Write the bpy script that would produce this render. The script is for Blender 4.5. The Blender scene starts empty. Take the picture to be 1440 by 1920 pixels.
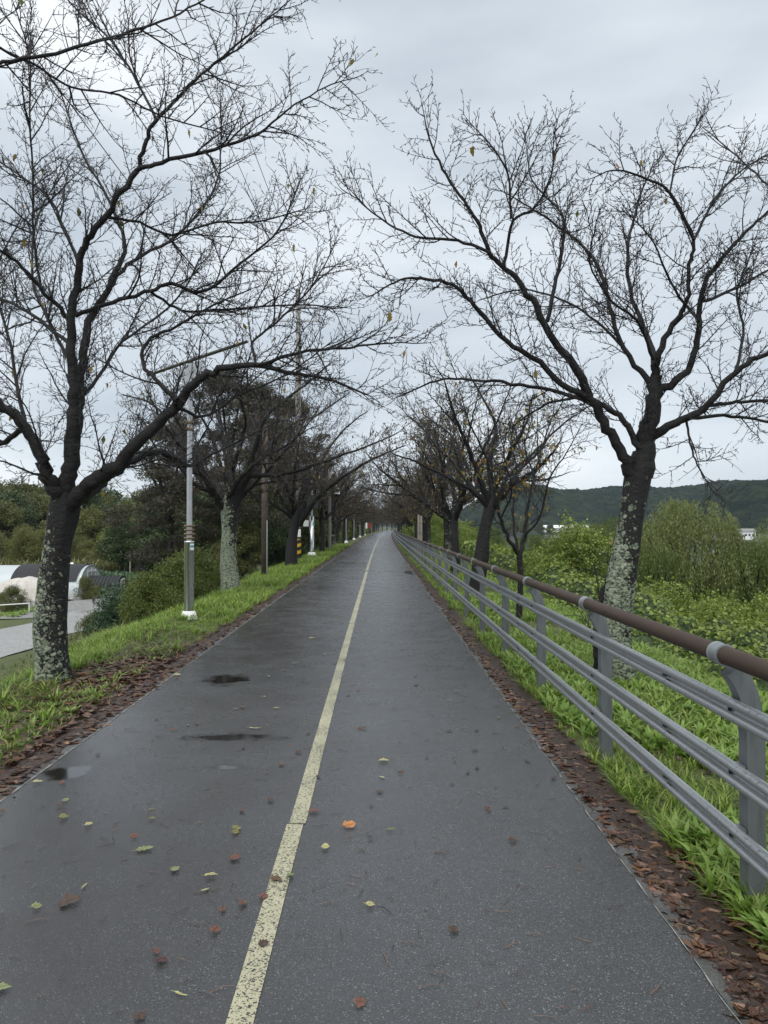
import bpy, math, random
import numpy as np
from mathutils import Vector, Matrix
R = math.radians
random.seed(7); RNG = np.random.default_rng(11)
S = bpy.context.scene
COL = S.collection

# ------------------------------------------------------------------ camera
cam = bpy.data.cameras.new('camera'); camo = bpy.data.objects.new('camera', cam); COL.objects.link(camo)
cam.sensor_fit = 'VERTICAL'; cam.sensor_height = 36; cam.lens = 26.25
cam.clip_start = .05; cam.clip_end = 9000
camo.location = (0, 0, 1.6); camo.rotation_euler = (R(90 + 1.064), 0, R(-.47))
S.camera = camo

# ------------------------------------------------------------------ sky and light
SUN_EL, SUN_AZ = 62, 200
w = bpy.data.worlds.new('World'); S.world = w; w.use_nodes = True
nt = w.node_tree; nt.nodes.clear()
def N(t, nt_, **k):
    n = nt_.nodes.new(t)
    for a, b in k.items(): setattr(n, a, b)
    return n
def ramp(nt_, stops, interp='LINEAR'):
    r = N('ShaderNodeValToRGB', nt_); r.color_ramp.interpolation = interp
    e = r.color_ramp.elements
    while len(e) < len(stops): e.new(.5)
    for i, (p, c) in enumerate(stops):
        e[i].position = p; e[i].color = (c[0], c[1], c[2], 1) if hasattr(c, '__len__') else (c, c, c, 1)
    return r
out = N('ShaderNodeOutputWorld', nt); mix = N('ShaderNodeMixShader', nt)
b1 = N('ShaderNodeBackground', nt); b2 = N('ShaderNodeBackground', nt)
sky = N('ShaderNodeTexSky', nt); sky.sky_type = 'NISHITA'; sky.sun_disc = False
sky.sun_elevation = R(SUN_EL); sky.sun_rotation = R(SUN_AZ); b1.inputs[1].default_value = .06
tc = N('ShaderNodeTexCoord', nt); mp = N('ShaderNodeMapping', nt); mp.inputs['Scale'].default_value = (1, 1, 3.2)
mp.inputs['Location'].default_value = (.9, .0, .35)
n1 = N('ShaderNodeTexNoise', nt); n1.inputs['Scale'].default_value = 1.9; n1.inputs['Detail'].default_value = 6; n1.inputs['Roughness'].default_value = .46
cr = ramp(nt, [(.32, (.235, .265, .295)), (.5, (.325, .352, .376)), (.64, (.43, .448, .462))])
nt.links.new(tc.outputs['Generated'], mp.inputs[0]); nt.links.new(mp.outputs[0], n1.inputs['Vector'])
nt.links.new(n1.outputs[0], cr.inputs[0]); nt.links.new(cr.outputs[0], b2.inputs[0]); b2.inputs[1].default_value = 1.27
nt.links.new(sky.outputs[0], b1.inputs[0]); mix.inputs[0].default_value = .9
nt.links.new(b1.outputs[0], mix.inputs[1]); nt.links.new(b2.outputs[0], mix.inputs[2]); nt.links.new(mix.outputs[0], out.inputs[0])
sl = bpy.data.lights.new('sun', 'SUN'); sl.energy = 1.5; sl.angle = R(70); sl.color = (1, .975, .94)
so = bpy.data.objects.new('sun', sl); COL.objects.link(so)
so.rotation_euler = (R(90 - SUN_EL), 0, R(180 - SUN_AZ))
S.view_settings.view_transform = 'Standard'; S.view_settings.look = 'None'
S.view_settings.exposure = 1.0; S.view_settings.gamma = 1; S.view_settings.use_curve_mapping = False

TREES = {'L1': {'trunk': [(-3.346, 7.75, -0.094, 0.2046), (-3.346, 7.75, 0.028, 0.1802), (-3.374, 7.75, 0.526, 0.1608), (-3.346, 7.75, 0.969, 0.1461), (-3.302, 7.75, 1.412, 0.1413), (-3.252, 7.75, 1.744, 0.1461), (-3.225, 7.75, 1.993, 0.1267)], 'limbs': [[(-3.247, 7.75, 1.661, 0.0221), (-3.273, 7.681, 1.907, 0.0724), (-3.341, 7.612, 2.068, 0.0766), (-3.414, 7.544, 2.333, 0.0604), (-3.569, 7.475, 2.647, 0.0513), (-3.748, 7.406, 2.822, 0.0423), (-4.028, 7.338, 3.099, 0.0335), (-4.353, 7.269, 3.5, 0.0249), (-4.621, 7.2, 4.099, 0.0144)], [(-3.575, 7.6, 2.61, 0.0304), (-4.015, 7.933, 2.456, 0.0272), (-4.538, 8.267, 2.403, 0.0189), (-5.212, 8.6, 2.497, 0.0123)], [(-3.236, 7.75, 1.799, 0.0877), (-3.193, 7.7, 2.073, 0.0847), (-3.134, 7.65, 2.398, 0.0769), (-3.081, 7.6, 2.827, 0.0608), (-3.082, 7.55, 3.25, 0.0496), (-3.094, 7.5, 3.668, 0.0429), (-2.983, 7.45, 4.186, 0.0362), (-2.899, 7.4, 4.433, 0.0317), (-2.643, 7.35, 4.729, 0.0294), (-2.365, 7.3, 5.099, 0.0271)], [(-2.365, 7.3, 5.099, 0.0229), (-2.264, 7.229, 5.349, 0.0207), (-2.139, 7.157, 5.516, 0.0184), (-1.865, 7.086, 5.755, 0.0152), (-1.546, 7.014, 5.989, 0.012), (-1.183, 6.943, 6.242, 0.0089), (-0.876, 6.871, 6.439, 0.0059), (-0.576, 6.8, 6.681, 0.0039)], [(-2.365, 7.3, 5.099, 0.0229), (-2.091, 7.167, 5.112, 0.0205), (-1.55, 7.033, 5.172, 0.0161), (-1.126, 6.9, 5.252, 0.0118), (-0.766, 6.767, 5.447, 0.0077), (-0.419, 6.633, 5.561, 0.0057), (-0.216, 6.5, 5.537, 0.0037)], [(-2.152, 7.2, 5.539, 0.0144), (-2.365, 7.3, 5.959, 0.0125), (-2.661, 7.4, 6.442, 0.0106), (-3.099, 7.5, 6.882, 0.0086), (-3.358, 7.6, 7.278, 0.0065)], [(-3.086, 7.6, 3.739, 0.0239), (-2.737, 7.686, 3.911, 0.022), (-2.379, 7.771, 4.048, 0.02), (-2.18, 7.857, 4.159, 0.0202), (-1.864, 7.943, 4.102, 0.0182), (-1.482, 8.029, 4.444, 0.0138), (-1.093, 8.114, 4.823, 0.0104), (-0.87, 8.2, 5.384, 0.007)], [(-2.387, 7.8, 4.057, 0.0156), (-2.119, 8.05, 3.935, 0.0138), (-1.71, 8.3, 4.019, 0.013), (-0.968, 8.55, 4.141, 0.0098), (-0.368, 8.8, 4.183, 0.0063)], [(-3.182, 7.7, 3.723, 0.0264), (-3.378, 7.525, 3.97, 0.0193), (-3.562, 7.35, 4.204, 0.0168), (-3.734, 7.175, 4.296, 0.0143), (-4.043, 7.0, 4.48, 0.01)], [(-3.003, 7.5, 4.204, 0.0193), (-3.226, 7.675, 4.648, 0.0154), (-3.468, 7.85, 5.054, 0.0135), (-3.832, 8.025, 5.36, 0.0115), (-4.267, 8.2, 5.677, 0.0094)], [(-3.182, 7.7, 3.476, 0.022), (-3.737, 8.067, 3.882, 0.0184), (-4.268, 8.433, 4.166, 0.0169), (-4.956, 8.8, 4.466, 0.0126)], [(-2.688, 7.4, 4.671, 0.0169), (-2.422, 7.56, 4.683, 0.013), (-2.142, 7.72, 4.622, 0.0132), (-1.736, 7.88, 4.814, 0.0113), (-1.312, 8.04, 4.896, 0.0092), (-0.811, 8.2, 5.103, 0.0059)], [(-3.349, 7.4, 3.957, 0.0127), (-3.399, 7.36, 4.418, 0.0126), (-3.391, 7.32, 4.925, 0.0105), (-3.414, 7.28, 5.531, 0.0083), (-3.405, 7.24, 6.182, 0.0072), (-3.541, 7.2, 6.671, 0.0062)], [(-3.274, 7.95, 2.088, 0.0591), (-3.232, 8.044, 2.669, 0.0529), (-3.235, 8.139, 3.146, 0.0512), (-3.214, 8.233, 3.752, 0.0423), (-3.025, 8.328, 4.253, 0.0333), (-2.879, 8.422, 4.704, 0.0241), (-2.96, 8.517, 5.043, 0.0195), (-3.189, 8.611, 5.512, 0.0148), (-3.473, 8.706, 5.99, 0.0124), (-3.762, 8.8, 6.729, 0.0075)], [(-3.015, 8.3, 4.244, 0.0237), (-2.79, 8.52, 4.649, 0.0195), (-2.363, 8.74, 5.009, 0.0162), (-1.974, 8.96, 5.67, 0.0128), (-1.944, 9.18, 6.295, 0.0092), (-2.004, 9.4, 7.012, 0.0067)], [(-3.236, 7.75, 1.606, 0.0354), (-3.116, 7.673, 1.863, 0.082), (-2.911, 7.595, 2.023, 0.0788), (-2.677, 7.518, 2.169, 0.0709), (-2.331, 7.441, 2.482, 0.0574), (-1.991, 7.364, 2.789, 0.0505), (-1.762, 7.286, 3.026, 0.0416), (-1.486, 7.209, 3.124, 0.033), (-1.164, 7.132, 3.138, 0.0265), (-0.799, 7.055, 3.041, 0.0181), (-0.491, 6.977, 2.985, 0.014), (-0.091, 6.9, 2.812, 0.0079)], [(-1.159, 7.1, 3.132, 0.0183), (-0.745, 7.025, 3.236, 0.0151), (-0.34, 6.95, 3.258, 0.0119), (0.056, 6.875, 3.289, 0.0079), (0.396, 6.8, 3.271, 0.0043)], [(-1.963, 7.3, 2.831, 0.0271), (-2.212, 7.4, 3.059, 0.0211), (-2.365, 7.5, 3.229, 0.0193), (-2.353, 7.6, 3.478, 0.0174), (-2.082, 7.7, 3.668, 0.0143), (-1.719, 7.8, 3.918, 0.0111), (-1.346, 7.9, 4.117, 0.0068)], [(-1.159, 7.1, 3.132, 0.0142), (-1.205, 7.225, 3.386, 0.0124), (-0.99, 7.35, 3.626, 0.0105), (-0.686, 7.475, 3.981, 0.0085), (-0.48, 7.6, 4.401, 0.0054)], [(-3.225, 7.75, 1.606, 0.0266), (-3.237, 8.056, 1.836, 0.0598), (-3.204, 8.361, 1.982, 0.0621), (-3.117, 8.667, 2.176, 0.057), (-2.938, 8.972, 2.395, 0.0487), (-2.707, 9.278, 2.528, 0.0424), (-2.591, 9.583, 2.463, 0.0356), (-2.448, 9.889, 2.405, 0.0226), (-2.028, 10.194, 2.7, 0.0146), (-1.414, 10.5, 3.07, 0.009)], [(-3.081, 7.6, 2.827, 0.0217), (-3.0, 8.1, 3.255, 0.0185), (-2.939, 8.6, 3.725, 0.0147), (-2.46, 9.1, 4.369, 0.0117), (-2.253, 9.6, 5.138, 0.0082)], [(-3.102, 7.6, 3.207, 0.0195), (-3.521, 8.1, 3.718, 0.0185), (-3.984, 8.6, 4.463, 0.0147), (-4.15, 9.1, 5.409, 0.0104), (-3.967, 9.6, 6.304, 0.0069)], [(-3.439, 7.6, 2.338, 0.0261), (-3.832, 8.025, 2.895, 0.0206), (-4.156, 8.45, 3.628, 0.0169), (-4.555, 8.875, 4.554, 0.0127), (-4.441, 9.3, 5.493, 0.008)], [(-1.974, 7.3, 2.778, 0.0188), (-1.813, 7.725, 2.737, 0.0155), (-1.505, 8.15, 3.032, 0.0128), (-1.032, 8.575, 3.352, 0.0098), (-0.569, 9.0, 3.824, 0.0064)]]}, 'R1': {'trunk': [(2.516, 7.6, -0.17, 0.1481), (2.505, 7.6, -0.05, 0.1338), (2.429, 7.6, 0.493, 0.1385), (2.467, 7.6, 0.981, 0.1433), (2.538, 7.6, 1.361, 0.1314), (2.603, 7.6, 1.741, 0.1242), (2.668, 7.6, 2.121, 0.129), (2.722, 7.6, 2.338, 0.1099)], 'limbs': [[(2.311, 7.75, -0.138, 0.0731), (2.276, 7.725, 0.198, 0.0486), (2.263, 7.7, 0.533, 0.044), (2.344, 7.675, 0.92, 0.0482), (2.467, 7.65, 1.196, 0.0437)], [(2.646, 7.6, 2.067, 0.0812), (2.501, 7.554, 2.307, 0.0561), (2.314, 7.508, 2.597, 0.0493), (2.14, 7.462, 2.858, 0.0469), (1.994, 7.415, 3.141, 0.0424), (1.745, 7.369, 3.448, 0.0358), (1.525, 7.323, 3.828, 0.0314), (1.255, 7.277, 4.126, 0.0249), (1.092, 7.231, 4.265, 0.0227), (0.983, 7.185, 4.505, 0.0185), (0.823, 7.138, 4.741, 0.0143), (0.616, 7.092, 5.025, 0.0122), (0.476, 7.046, 5.329, 0.0081), (0.432, 7.0, 5.53, 0.004)], [(2.137, 7.45, 2.856, 0.0341), (1.853, 7.381, 3.002, 0.0295), (1.523, 7.312, 3.251, 0.0261), (1.198, 7.244, 3.442, 0.0228), (0.93, 7.175, 3.732, 0.0205), (0.718, 7.106, 3.904, 0.0162), (0.41, 7.038, 3.948, 0.0141), (0.207, 6.969, 3.91, 0.01), (-0.042, 6.9, 3.749, 0.0059)], [(2.137, 7.45, 2.845, 0.0234), (1.854, 7.6, 2.963, 0.0195), (1.392, 7.75, 3.084, 0.0177), (0.968, 7.9, 3.157, 0.0135), (0.641, 8.05, 3.175, 0.0115), (0.243, 8.2, 3.029, 0.007)], [(1.088, 7.2, 4.254, 0.0165), (0.786, 7.26, 4.395, 0.0145), (0.374, 7.32, 4.455, 0.0125), (0.061, 7.38, 4.636, 0.0095), (-0.205, 7.44, 4.874, 0.0064), (-0.367, 7.5, 5.007, 0.0043)], [(1.689, 7.4, 3.64, 0.0211), (1.812, 7.517, 4.102, 0.0193), (1.906, 7.633, 4.522, 0.0174), (1.946, 7.75, 4.844, 0.0133), (1.835, 7.867, 5.061, 0.0112), (1.662, 7.983, 5.341, 0.0091), (1.629, 8.1, 5.743, 0.0046)], [(1.216, 7.2, 4.125, 0.0165), (1.301, 7.1, 4.521, 0.0142), (1.458, 7.0, 4.59, 0.012), (1.609, 6.9, 4.833, 0.0079), (1.62, 6.8, 5.199, 0.0039)], [(1.275, 7.1, 4.546, 0.0122), (1.238, 7.033, 4.921, 0.01), (1.102, 6.967, 5.138, 0.008), (0.895, 6.9, 5.326, 0.0039)], [(2.672, 7.55, 2.387, 0.0345), (2.508, 7.64, 2.697, 0.0306), (2.327, 7.73, 2.859, 0.0265), (2.131, 7.82, 2.946, 0.0179), (1.76, 7.91, 2.877, 0.0113), (1.437, 8.0, 2.663, 0.0069)], [(2.695, 7.6, 2.121, 0.1147), (2.738, 7.567, 2.497, 0.0951), (2.779, 7.533, 2.816, 0.0781), (2.821, 7.5, 3.132, 0.0579)], [(2.772, 7.5, 2.998, 0.0321), (2.522, 7.6, 3.424, 0.0239), (2.379, 7.7, 3.971, 0.022), (2.348, 7.8, 4.28, 0.0201), (2.209, 7.9, 4.568, 0.0158), (2.02, 8.0, 4.789, 0.0137), (1.658, 8.1, 5.089, 0.0093), (1.356, 8.2, 5.325, 0.0047)], [(2.815, 7.5, 3.132, 0.0429), (2.816, 7.444, 3.333, 0.034), (2.979, 7.389, 3.669, 0.0253), (3.072, 7.333, 3.826, 0.021), (3.064, 7.278, 4.178, 0.0177), (3.087, 7.222, 4.396, 0.0165), (2.833, 7.167, 4.83, 0.0143), (2.644, 7.111, 4.917, 0.0122), (2.285, 7.056, 5.002, 0.0081), (2.018, 7.0, 4.89, 0.004)], [(2.815, 7.5, 2.945, 0.0471), (3.1, 7.463, 3.156, 0.0341), (3.201, 7.425, 3.472, 0.0297), (3.216, 7.388, 3.843, 0.0253), (3.273, 7.35, 4.062, 0.0231), (3.445, 7.312, 4.285, 0.0188), (3.687, 7.275, 4.557, 0.0146), (3.937, 7.237, 4.784, 0.0103), (4.276, 7.2, 5.128, 0.0062)], [(3.035, 7.1, 4.349, 0.0142), (3.335, 7.267, 4.844, 0.0125), (3.709, 7.433, 5.216, 0.0085), (4.025, 7.6, 5.433, 0.0065)], [(2.807, 7.1, 4.8, 0.0101), (2.913, 7.2, 5.179, 0.0082), (3.136, 7.3, 5.516, 0.0042)], [(2.788, 7.6, 2.49, 0.0565), (2.997, 7.5, 2.629, 0.0407), (3.28, 7.4, 2.789, 0.0338), (3.522, 7.3, 3.123, 0.0271), (3.762, 7.2, 3.271, 0.0226), (4.115, 7.1, 3.456, 0.0162), (4.457, 7.0, 3.83, 0.01)], [(3.312, 7.4, 2.805, 0.0211), (3.651, 7.567, 2.865, 0.0173), (4.041, 7.733, 2.904, 0.0155), (4.636, 7.9, 3.016, 0.009)], [(3.142, 7.5, 2.693, 0.0214), (3.614, 7.767, 2.754, 0.0178), (4.197, 8.033, 2.73, 0.0138), (4.811, 8.3, 2.673, 0.0095)], [(3.115, 7.5, 2.671, 0.0129), (3.116, 7.4, 2.425, 0.0106), (3.136, 7.3, 2.205, 0.0083), (3.237, 7.2, 1.95, 0.0041)], [(2.788, 7.5, 3.186, 0.03), (2.857, 7.76, 3.518, 0.0266), (2.758, 8.02, 4.04, 0.0229), (2.789, 8.28, 4.652, 0.0189), (2.998, 8.54, 5.297, 0.0122), (3.278, 8.8, 5.912, 0.0075)], [(3.222, 7.4, 3.846, 0.019), (3.709, 7.733, 4.064, 0.0155), (4.272, 8.067, 4.4, 0.0115), (4.869, 8.4, 4.696, 0.0072)], [(2.555, 7.7, 3.448, 0.0176), (2.344, 7.975, 3.799, 0.0137), (2.071, 8.25, 4.11, 0.0118), (1.653, 8.525, 4.316, 0.0097), (1.204, 8.8, 4.278, 0.0063)], [(2.788, 7.5, 3.282, 0.0171), (2.554, 7.275, 3.606, 0.0146), (2.223, 7.05, 3.745, 0.0101), (1.957, 6.825, 4.018, 0.0078), (1.94, 6.6, 4.268, 0.0047)], [(3.522, 7.3, 3.123, 0.0167), (3.77, 7.633, 3.596, 0.0131), (3.878, 7.967, 4.138, 0.0114), (4.218, 8.3, 4.718, 0.0071)], [(3.222, 7.4, 3.64, 0.0148), (2.861, 7.133, 3.872, 0.0122), (2.558, 6.867, 4.229, 0.0078), (2.223, 6.6, 4.41, 0.0047)]]}, 'L2': {'trunk': [(-3.686, 18.8, -0.226, 0.2954), (-3.7, 18.8, 0.069, 0.26), (-3.74, 18.8, 0.741, 0.2009), (-3.726, 18.8, 1.412, 0.195), (-3.713, 18.8, 2.083, 0.2127), (-3.606, 18.8, 2.419, 0.1773)], 'limbs': [[(-3.807, 18.8, 1.922, 0.0752), (-4.071, 18.475, 2.405, 0.0633), (-4.518, 18.15, 2.65, 0.0467), (-4.946, 17.825, 3.179, 0.0306), (-5.731, 17.5, 2.987, 0.015)], [(-3.74, 18.8, 2.083, 0.1074), (-3.735, 19.05, 3.042, 0.0816), (-3.977, 19.3, 3.888, 0.0551), (-4.308, 19.55, 4.756, 0.0335), (-4.646, 19.8, 5.645, 0.017)], [(-3.606, 18.8, 2.151, 0.1397), (-3.222, 18.6, 2.942, 0.0903), (-3.029, 18.4, 3.519, 0.0631), (-2.711, 18.2, 4.278, 0.0416), (-1.909, 18.0, 4.891, 0.0257), (-1.125, 17.8, 5.491, 0.0153)], [(-3.169, 18.6, 2.836, 0.0585), (-2.327, 18.25, 2.851, 0.0469), (-1.387, 17.9, 3.109, 0.0358), (-0.357, 17.55, 3.43, 0.0226), (0.448, 17.2, 3.738, 0.0123)], [(-3.807, 18.8, 1.949, 0.0752), (-4.511, 19.225, 3.056, 0.0549), (-5.313, 19.65, 4.07, 0.0393), (-6.001, 20.075, 4.841, 0.0287), (-7.007, 20.5, 5.202, 0.0176)], [(-3.538, 18.8, 2.352, 0.0752), (-3.179, 19.475, 3.214, 0.0556), (-2.425, 20.15, 4.277, 0.0403), (-1.763, 20.825, 4.664, 0.0238), (-0.898, 21.5, 5.378, 0.0184)], [(-3.698, 19.0, 3.039, 0.0489), (-3.225, 18.167, 4.014, 0.0363), (-3.2, 17.333, 4.77, 0.0248), (-2.811, 16.5, 5.442, 0.0141)]]}, 'L3': {'trunk': [(-3.424, 29.5, -0.254, 0.3152), (-3.424, 29.5, 0.083, 0.2689), (-3.361, 29.5, 1.094, 0.1854), (-3.213, 29.5, 1.937, 0.2023), (-3.129, 29.5, 2.253, 0.1686)], 'limbs': [[(-3.129, 29.5, 1.621, 0.1349), (-2.567, 29.1, 2.39, 0.0998), (-2.019, 28.7, 2.953, 0.0902), (-1.284, 28.3, 3.48, 0.0647), (-0.169, 27.9, 4.111, 0.0399), (1.012, 27.5, 4.566, 0.0236)], [(-3.213, 29.5, 2.042, 0.118), (-3.356, 29.833, 3.113, 0.0938), (-3.2, 30.167, 4.315, 0.069), (-3.453, 30.5, 5.652, 0.0436)], [(-3.298, 29.5, 1.832, 0.0759), (-3.905, 29.0, 2.346, 0.058), (-4.652, 28.5, 2.74, 0.0407), (-5.37, 28.0, 3.32, 0.024)], [(-3.129, 29.5, 2.148, 0.0843), (-2.56, 30.25, 3.458, 0.0691), (-2.181, 31.0, 4.611, 0.0531), (-1.327, 31.75, 5.818, 0.0363), (-0.429, 32.5, 6.614, 0.0186)], [(-3.213, 29.5, 2.148, 0.0759), (-3.655, 28.667, 3.361, 0.0573), (-4.145, 27.833, 4.503, 0.0398), (-4.407, 27.0, 5.38, 0.0231)]]}, 'R2': {'trunk': [(2.372, 12.6, -0.128, 0.0864), (2.372, 12.6, 0.034, 0.0648), (2.407, 12.6, 0.664, 0.0468), (2.389, 12.6, 1.159, 0.0504)], 'limbs': [[(2.38, 12.6, 1.114, 0.0396), (2.201, 12.5, 1.386, 0.0321), (2.024, 12.4, 1.786, 0.0283), (1.902, 12.3, 2.312, 0.0211), (1.738, 12.2, 2.785, 0.0174), (1.482, 12.1, 3.294, 0.0104), (1.341, 12.0, 3.709, 0.0069)], [(2.398, 12.6, 1.114, 0.0432), (2.499, 12.7, 1.428, 0.0363), (2.574, 12.8, 1.929, 0.0256), (2.714, 12.9, 2.485, 0.0221), (2.893, 13.0, 3.049, 0.0149), (3.102, 13.1, 3.621, 0.0075)], [(2.353, 12.6, 1.204, 0.0252), (2.318, 12.8, 1.838, 0.0183), (2.428, 13.0, 2.491, 0.0149), (2.371, 13.2, 3.165, 0.0113), (2.551, 13.4, 3.763, 0.0077)], [(2.034, 12.3, 1.741, 0.0176), (2.168, 12.067, 2.169, 0.0138), (1.999, 11.833, 2.75, 0.0101), (2.042, 11.6, 3.224, 0.0066)], [(2.479, 12.6, 1.429, 0.0216), (2.699, 12.45, 1.742, 0.0178), (2.825, 12.3, 2.356, 0.0141), (3.068, 12.15, 2.78, 0.0104), (3.27, 12.0, 3.194, 0.0069)], [(2.714, 12.9, 2.485, 0.0184), (2.607, 13.2, 2.977, 0.0151), (2.811, 13.5, 3.586, 0.0077)]]}, 'R3': {'trunk': [(2.334, 18.0, -0.226, 0.2489), (2.372, 18.0, 0.07, 0.2037), (2.501, 18.0, 0.906, 0.1697), (2.591, 18.0, 1.549, 0.144), (2.732, 18.0, 2.063, 0.1389), (2.796, 18.0, 2.384, 0.1131)], 'limbs': [[(2.655, 18.0, 2.063, 0.072), (2.238, 17.75, 2.437, 0.0558), (1.706, 17.5, 2.7, 0.04), (1.004, 17.25, 3.029, 0.0246), (0.322, 17.0, 3.251, 0.0146)], [(2.771, 18.0, 2.191, 0.0926), (2.742, 18.15, 3.233, 0.0622), (2.895, 18.3, 4.031, 0.0418), (2.59, 18.45, 4.776, 0.0264), (2.279, 18.6, 5.4, 0.0159)], [(2.822, 18.0, 2.256, 0.0669), (3.213, 18.25, 2.851, 0.0469), (3.852, 18.5, 3.397, 0.037), (4.574, 18.75, 4.091, 0.0241), (5.313, 19.0, 4.599, 0.0136)], [(2.719, 18.0, 2.127, 0.0514), (2.287, 18.667, 3.013, 0.0373), (1.954, 19.333, 3.892, 0.0276), (1.307, 20.0, 4.543, 0.0171)], [(2.796, 18.0, 2.32, 0.0514), (3.001, 17.4, 3.166, 0.0398), (3.318, 16.8, 3.832, 0.024), (3.373, 16.2, 4.447, 0.0139)]]}, 'L0': {'trunk': [(-3.3, -2.6, -0.1, 0.24), (-3.3, -2.6, 0.9, 0.19), (-3.25, -2.55, 1.8, 0.17), (-3.2, -2.4, 2.2, 0.14)], 'limbs': [[(-3.2, -2.4, 2.1, 0.1), (-3.1, -1, 2.9, 0.07), (-2.7, 0.8, 3.4, 0.05), (-2.3, 2.4, 3.65, 0.03), (-1.866, 3.4, 3.723, 0.0087), (-1.771, 3.5, 3.79, 0.0085), (-1.565, 3.6, 3.896, 0.0082), (-1.344, 3.7, 4.042, 0.0074), (-1.109, 3.8, 4.195, 0.0054), (-0.915, 3.9, 4.38, 0.0045)], [(-2.7, 0.8, 3.4, 0.03), (-2.5, 2.2, 3.8, 0.02), (-2.057, 3.9, 4.152, 0.0078), (-1.927, 4.16, 4.188, 0.0071), (-1.826, 4.42, 4.214, 0.0063), (-1.633, 4.68, 4.321, 0.006), (-1.441, 4.94, 4.331, 0.0056), (-1.072, 5.2, 4.352, 0.0037)], [(-3.2, -2.4, 2.1, 0.09), (-4.2, -2, 3.3, 0.07), (-5, -1.4, 4.6, 0.04), (-5.2, -0.8, 5.8, 0.02)], [(-3.2, -2.4, 2.1, 0.09), (-2.6, -3, 3.4, 0.07), (-2, -3.6, 4.8, 0.04), (-1.4, -4, 5.8, 0.02)]]}, 'R0': {'trunk': [(3.0, -2.6, -0.2, 0.2), (3.0, -2.6, 0.9, 0.16), (3.1, -2.5, 1.8, 0.14), (3.1, -2.3, 2.2, 0.12)], 'limbs': [[(3.1, -2.4, 2.1, 0.08), (3.5, -0.6, 3.1, 0.05), (3.4, 1.2, 3.8, 0.03), (2.995, 4.6, 3.263, 0.0092), (2.811, 4.85, 3.63, 0.0083), (2.665, 5.1, 3.99, 0.0066), (2.566, 5.35, 4.317, 0.0053), (2.506, 5.6, 4.6, 0.0032)], [(3.1, -2.4, 2.1, 0.08), (3.6, -3, 3.4, 0.06), (4.2, -3.6, 4.6, 0.03)], [(3.1, -2.4, 2.1, 0.08), (2.4, -3, 3.4, 0.06), (1.8, -3.6, 4.6, 0.03)]]}}
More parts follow.
